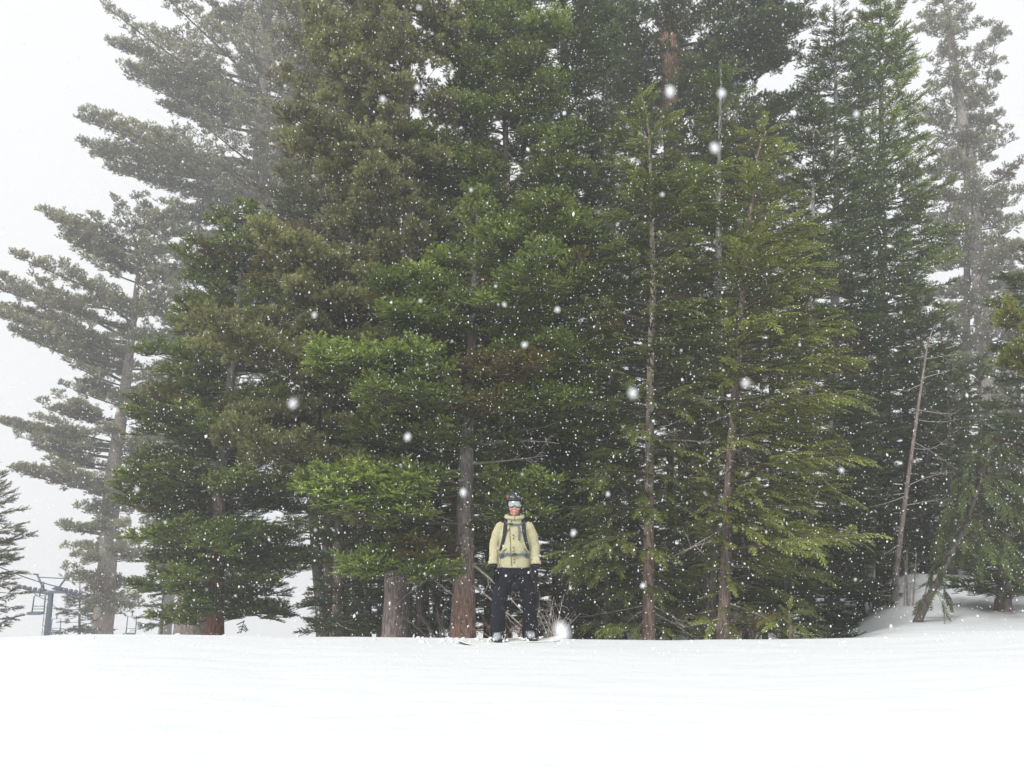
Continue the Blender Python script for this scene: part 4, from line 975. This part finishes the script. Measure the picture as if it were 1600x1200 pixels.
# gloves: palm, four unequal fingers, thumb, gauntlet
for s in (-1, 1):
    m = MB(); W = WR[s] + Vector((0, 0, -.005))
    m.tube([W + Vector((0, 0, .02)), W + Vector((0, 0, -.04))], [.056, .044], 14)
    dn = Vector((s * .01, -.06, -1)).normalized(); fw = Vector((0, -1, -.06)).normalized()   # palm faces the thigh, knuckle row runs front to back
    pc0 = W + dn * .04
    m.tube([pc0, pc0 + dn * .05, pc0 + dn * .095], [(.046, .030), (.054, .031), (.052, .027)], 14, flat=fw)
    for k, (ly, Lf) in enumerate([(.037, .078), (.013, .088), (-.012, .082), (-.035, .062)]):
        b0 = pc0 + dn * .085 + fw * ly; inw = Vector((-s, 0, 0))
        m.tube([b0 - dn * .02, b0 + dn * Lf * .38, b0 + dn * Lf * .72 + inw * .012, b0 + dn * Lf * .92 + inw * .030], [.0145, .0148, .0138, .0105], 10)
    t0 = pc0 + dn * .02 + fw * .040
    m.tube([t0 - fw * .012, t0 + fw * .022 + dn * .025 + Vector((-s * .008, 0, 0)), t0 + fw * .026 + dn * .062 + Vector((-s * .016, 0, 0))], [.017, .0165, .0125], 10)
    gl = m.build('glove', M_GLOVE, P_); fuse(gl, .0052, 1)
    m = MB(); m.tube([W + Vector((0, 0, .0)), W + Vector((0, 0, -.022))], .0575, 16); m.build('glove_strap', M_STRAP, gl)
P_.scale = (0.99, 1.0, 1.045)
# boots
for s in (-1, 1):
    f = fl[s]; m = MB()
    m.tube([f + Vector((0, .03, .22)), f + Vector((0, .03, .12)), f + Vector((0, .03, .04))], [.058, .060, .056], 14)
    m.tube([f + Vector((0, .10, .035)), f + Vector((0, .02, .045)), f + Vector((s * .01, -.08, .042)), f + Vector((s * .015, -.165, .032))], [(.050, .036), (.052, .046), (.053, .044), (.036, .028)], 14, flat=(1, 0, 0))
    bt = m.build('boot', M_BOOT, P_); fuse(bt, .009, 2)
# helmet
m = MB()
def helm(p):
    q = p.copy()
    if q.z < -.05: q.z = -.05
    return q
HH = Vector((0, .008, 1.655))
V = []; Fc = []; n_ = 28; k_ = 9
for i in range(k_ + 1):
    th = R(1 + 97 * i / k_)
    for j in range(n_):
        ph = 2 * math.pi * j / n_; front_ = max(0.0, -math.sin(ph))
        t2 = th if i < k_ - 2 else th * (1 - .10 * front_) 
        V.append((HH.x + .110 * math.sin(t2) * math.cos(ph), HH.y + .134 * math.sin(t2) * math.sin(ph), HH.z + .118 * math.cos(t2) + .008))
for i in range(k_):
    for j in range(n_): j2 = (j + 1) % n_; Fc.append((i * n_ + j, (i + 1) * n_ + j, (i + 1) * n_ + j2, i * n_ + j2))
Fc.append(tuple(range(n_)))
hl = mesh_obj('helmet', V, Fc, M_HELMET, P_, True); sd2 = hl.modifiers.new('shell', 'SOLIDIFY'); sd2.thickness = .014; sd2.offset = -1
m = MB(); ring = [(.1125 * math.cos(R(a)), .008 + .137 * math.sin(R(a)), HH.z + .006 + .012 * max(0, -math.sin(R(a)))) for a in range(0, 361, 12)]
m.tube(ring, (.006, .008), 6, cap=False, flat=(0, 0, 1)); m.build('rim', M_BLACKPL, hl)
for s in (-1, 1):
    m = MB(); m.ellipsoid((s * .096, .012, 1.598), (.016, .045, .062), 14, 10); m.build('ear_pad', M_BLACKPL, hl)
    m = MB(); m.tube([(s * .092, -.01, 1.56), (s * .075, -.045, 1.508), (s * .03, -.075, 1.478)], (.003, .009), 6); m.build('chin_strap', M_STRAP, hl)
    for k in range(3):
        m = MB(); y0 = -.07 + .05 * k; x0 = s * .045; zt = HH.z + .008 + .118 * math.sqrt(max(0, 1 - (x0 / .11) ** 2 - ((y0 - .008) / .134) ** 2)) + .001
        m.box((x0, y0, zt), (.012, .032, .005), Matrix.Rotation(s * R(24), 3, 'Y') @ Matrix.Rotation(-R(18 - 14 * k), 3, 'X')); m.build('vent', M_SEAM, hl, False)
m = MB(); m.ellipsoid((-.082, -.050, 1.705), (.020, .022, .022), 12, 8); m.build('badge', M_RED, hl)
for (x0, z0_, r_) in ((.018, 1.745, .010), (-.045, 1.708, .007), (.045, 1.708, .007)):
    y0 = HH.y - .134 * math.sqrt(max(0, 1 - (x0 / .11) ** 2 - ((z0_ - HH.z - .008) / .118) ** 2)) - .002
    m = MB(); m.ellipsoid((x0, y0, z0_), (r_, .005, r_ * .8), 8, 6); m.build('snow_dab', M_SNOWY, hl)
# goggles
def lens(scale, y0, zc, hh, notch, mat, name, parent, rim=False):
    V = []; Fc = []; na, nb = 22, 8
    for i in range(na + 1):
        a = R(-68 + 136 * i / na); xx = .088 * scale * math.sin(a)
        nt_ = notch * math.exp(-(xx / .016) ** 2)
        ext = math.sqrt(max(0, 1 - (abs(a) / R(70)) ** 6))
        for j in range(nb + 1):
            f = j / nb; lo = -hh * ext + nt_; hi = hh * ext
            zz_ = lo + (hi - lo) * f
            V.append((xx, y0 - (.105 * scale * math.cos(a)) - .010 * math.cos((f - .5) * math.pi), zc + zz_))
    for i in range(na):
        for j in range(nb): a0 = i * (nb + 1) + j; Fc.append((a0, a0 + nb + 1, a0 + nb + 2, a0 + 1))
    o = mesh_obj(name, V, Fc, mat, parent, True); sm = o.modifiers.new('thick', 'SOLIDIFY'); sm.thickness = .012; sm.offset = -1
    return o
gg = lens(1.03, -.006, 1.617, .043, .020, M_BLACKPL, 'goggles', P_)
lens(1.0, -.016, 1.619, .036, .017, M_LENS, 'lens', gg)
m = MB(); ring = [(.116 * math.cos(R(a)), .008 + .140 * math.sin(R(a)), 1.628 + .02 * max(0, math.sin(R(a)))) for a in range(-38, 219, 12)]
m.tube(ring, (.003, .016), 6, cap=False, flat=(0, 1, 0)); m.build('goggle_strap', M_STRAP, gg)

# ------------------------------------------------------------------ backpack (worn: a thing of its own)
bp_ = thing('backpack', 'black backpack with grey hip belt worn over the khaki jacket', 'backpack', (px0, PD, pz0)); bp_.scale = P_.scale
m = MB(); m.ellipsoid((0, .24, 1.18), (.14, .10, .26), 20, 14, fn=lambda p: Vector((math.copysign(abs(p.x) ** .7, p.x), math.copysign(abs(p.y) ** .8, p.y), math.copysign(abs(p.z) ** .75, p.z))))
m.build('pack', M_BLACKPL, bp_)
for s in (-1, 1):
    P = [Vector((s * .085, .13, 1.40)), Vector((s * .095, .06, 1.462)), Vector((s * .103, -.03, 1.440))]
    for (x, z) in ((.112, 1.40), (.118, 1.34), (.125, 1.27), (.140, 1.20), (.158, 1.14), (.178, 1.08)):
        P.append(Vector((s * x, fy(s * x, z, .018), z)))
    P.append(Vector((s * .185, .06, 1.03)))
    m = MB(); m.tube(P, [(.009, .026)] * 6 + [(.008, .022)] * 2 + [(.006, .015)] * 2, 10, flat=(0, 1, 0)); m.build('shoulder_strap', M_STRAP, bp_)
ribbon('sternum_strap', [(LX(791.5), LZ(820)), (LX(797), LZ(821.5)), (LX(804), LZ(822)), (LX(812), LZ(821.5)), (LX(817), LZ(820))], .022, M_WEB, bp_, .020, .004)
m = MB(); x, z = LX(799), LZ(821.5); m.box((x, fy(x, z, .030), z), (.040, .012, .028)); m.build('buckle', M_BLACKPL, bp_, False)
ribbon('strap_end', [(LX(810), LZ(824)), (LX(811.5), LZ(829)), (LX(811), LZ(846))], .026, M_WEB, bp_, .020, .003)
for s in (-1, 1):
    m = MB(); P = []; rr = []
    for k in range(9):
        f = k / 8; x = s * (.015 + .172 * f); z = LZ(867) - .004 + .012 * (1 - (1 - f) ** 2) - .035 * max(0, f - .55) * 2
        P.append(Vector((x, fy(x, z, .018), z))); rr.append((.006, .014 + .030 * max(0, f - .35)))
    P.append(Vector((s * .20, .10, P[-1].z))); rr.append((.008, .032))
    m.tube(P, rr, 10, flat=(0, 1, 0)); m.build('hip_belt', M_WEB, bp_)
    x = s * .155; z = LZ(868); m = MB(); m.box((x, fy(x, z, .032), z), (.03, .014, .035)); m.build('adjuster', M_BLACKPL, bp_, False)
m = MB(); x, z = 0.0, LZ(867); m.box((x, fy(x, z, .030), z), (.05, .014, .034)); m.build('buckle', M_BLACKPL, bp_, False)

# ------------------------------------------------------------------ snow lumps on the crest, and the falling snow
m = MB(); gl_ = np.random.default_rng(12)
for i in range(80):
    x = gl_.uniform(-9, 9); y = CREST_Y + gl_.normal(0, .45) - .2; z = float(ground_z(x, y)); r = gl_.uniform(.006, .022) * (1.6 if gl_.random() < .1 else 1)
    m.ellipsoid((x, y, z + r * .25), (r * gl_.uniform(1, 1.8), r, r * .7), 7, 5)
for i in range(40):
    x = gl_.uniform(-1.2, .9); y = PD + gl_.uniform(-.2, .3); z = float(ground_z(x, y)); r = gl_.uniform(.008, .03)
    m.ellipsoid((x, y, z + r * .2), (r * gl_.uniform(1, 1.8), r, r * .7), 7, 5)
o = m.build('snow_crumbs', M_SNOW); o['kind'] = 'stuff'; o['label'] = 'small crumbs of snow along the crest'

M_FLAKE = bpy.data.materials.new('snowflake'); M_FLAKE.use_nodes = True
t = M_FLAKE.node_tree; b = t.nodes['Principled BSDF']; b.inputs['Base Color'].default_value = (.93, .95, .97, 1); b.inputs['Roughness'].default_value = .8
b.inputs['Alpha'].default_value = 0.62
gf = np.random.default_rng(3)
octv = np.array([(1, 0, 0), (-1, 0, 0), (0, 1, 0), (0, -1, 0), (0, 0, 1), (0, 0, -1)], float)
octf = np.array([(0, 2, 4), (2, 1, 4), (1, 3, 4), (3, 0, 4), (2, 0, 5), (1, 2, 5), (3, 1, 5), (0, 3, 5)])
N_ = 38000
y = (gf.uniform(0.9 ** 2.4, 8.6 ** 2.4, N_)) ** (1 / 2.4)
x = gf.uniform(-1, 1, N_) * (0.70 * y + .5); zc = CAM.z + gf.uniform(-.16, .95, N_) * y * 1.0
rad = np.exp(gf.normal(math.log(.0025), .40, N_)) * np.clip(y / 4, .55, 1.15)
keep = zc > ground_z(x, y) + .02
x, y, zc, rad = x[keep], y[keep], zc[keep], rad[keep]
# a few flakes close to the lens
big = [(0.36, .0030, (1047, 143)), (.36, .0029, (1117, 231)), (.38, .0026, (1128, 146)), (.34, .0024, (989, 615)), (.28, .0034, (878, 988)), (.5, .0026, (598, 155)), (.55, .0026, (652, 137)), (.55, .0025, (820, 539)), (.5, .0026, (637, 683)),
       (.34, .0022, (458, 631)), (.34, .0022, (1165, 599)), (.5, .0024, (724, 770)), (.6, .0024, (896, 833)), (.6, .0022, (1035, 304)), (.5, .0026, (1338, 178)), (.55, .0022, (1356, 203)), (.5, .0020, (655, 12)), (.7, .0026, (1005, 915)), (.6, .0026, (871, 484)),
       (.6, .0022, (1315, 735)), (.5, .0018, (181, 641)), (.6, .0018, (214, 765)), (.55, .002, (491, 492)), (.7, .002, (736, 297)), (.7, .0024, (788, 476)), (.7, .0022, (950, 772)), (.8, .0024, (657, 470))]
bxs = np.array([tuple(at(px_, py_, d)) for d, r_, (px_, py_) in big]); brd_ = np.array([r_ for _, r_, _ in big]) * 0.80
Pf = np.stack([x, y, zc], 1); Rf = rad; nF = len(Pf)
ang = gf.uniform(0, 6.28, (nF, 1)); c_, s_ = np.cos(ang), np.sin(ang)
el = gf.uniform(.8, 1.5, (nF, 1))
v0 = octv[None] * np.stack([np.ones((nF,)), np.ones((nF,)), el[:, 0]], 1)[:, None, :]
tilt = gf.uniform(-.7, .7, (nF, 1)); ct, st_ = np.cos(tilt), np.sin(tilt)
vx = v0[..., 0] * ct + v0[..., 2] * st_; vz = -v0[..., 0] * st_ + v0[..., 2] * ct; vy = v0[..., 1]
vx, vy = vx * c_ - vy * s_ * .6, vx * s_ * .6 + vy * c_
V = np.stack([vx, vy, vz], -1) * Rf[:, None, None] + Pf[:, None, :]
Fq = (octf[None] + (np.arange(nF) * 6)[:, None, None]).reshape(-1, 3)
me = bpy.data.meshes.new('falling_snow'); me.vertices.add(nF * 6); me.vertices.foreach_set('co', V.astype(np.float32).ravel())
me.loops.add(len(Fq) * 3); me.loops.foreach_set('vertex_index', Fq.astype(np.int32).ravel())
me.polygons.add(len(Fq)); me.polygons.foreach_set('loop_start', np.arange(0, len(Fq) * 3, 3, dtype=np.int32))
me.polygons.foreach_set('use_smooth', np.ones(len(Fq), bool)); me.materials.append(M_FLAKE); me.update(calc_edges=True)
import bmesh
bm_ = bmesh.new(); bm_.from_mesh(me)
for k_, (c_, r_) in enumerate(zip(bxs, brd_)):
    mt_ = Matrix.Translation(Vector(c_)) @ Matrix.Rotation(gf.uniform(-.8, .8), 4, 'Y') @ Matrix.Diagonal((r_ * .8, r_ * .8, r_ * gf.uniform(.8, 1.25), 1))
    res = bmesh.ops.create_icosphere(bm_, subdivisions=2, radius=1.0, matrix=mt_)
    for v_ in res['verts']: v_.co += Vector(gf.normal(0, .10, 3)) * float(r_)
    for v_ in res['verts']:
        for f_ in v_.link_faces: f_.smooth = True
bm_.to_mesh(me); bm_.free(); me.update()
o = link(bpy.data.objects.new('falling_snow', me)); o['kind'] = 'stuff'; o['label'] = 'white snowflakes falling through the air before the trees'

# ------------------------------------------------------------------ snow-filled air
HAZE = 0.0028
m = MB(); m.box((0, 31, 17.0), (160, 110, 54)); hz = m.build('haze', [], None, False)
M_HAZE = bpy.data.materials.new('snowy_air'); M_HAZE.use_nodes = True; t = M_HAZE.node_tree; t.nodes.clear()
pv = t.nodes.new('ShaderNodeVolumePrincipled'); pv.inputs['Color'].default_value = (.96, .97, .985, 1); pv.inputs['Density'].default_value = HAZE; pv.inputs['Anisotropy'].default_value = .1
oo = t.nodes.new('ShaderNodeOutputMaterial'); t.links.new(pv.outputs[0], oo.inputs['Volume']); hz.data.materials.append(M_HAZE)
hz['kind'] = 'stuff'; hz['label'] = 'pale snowy air around the whole scene'
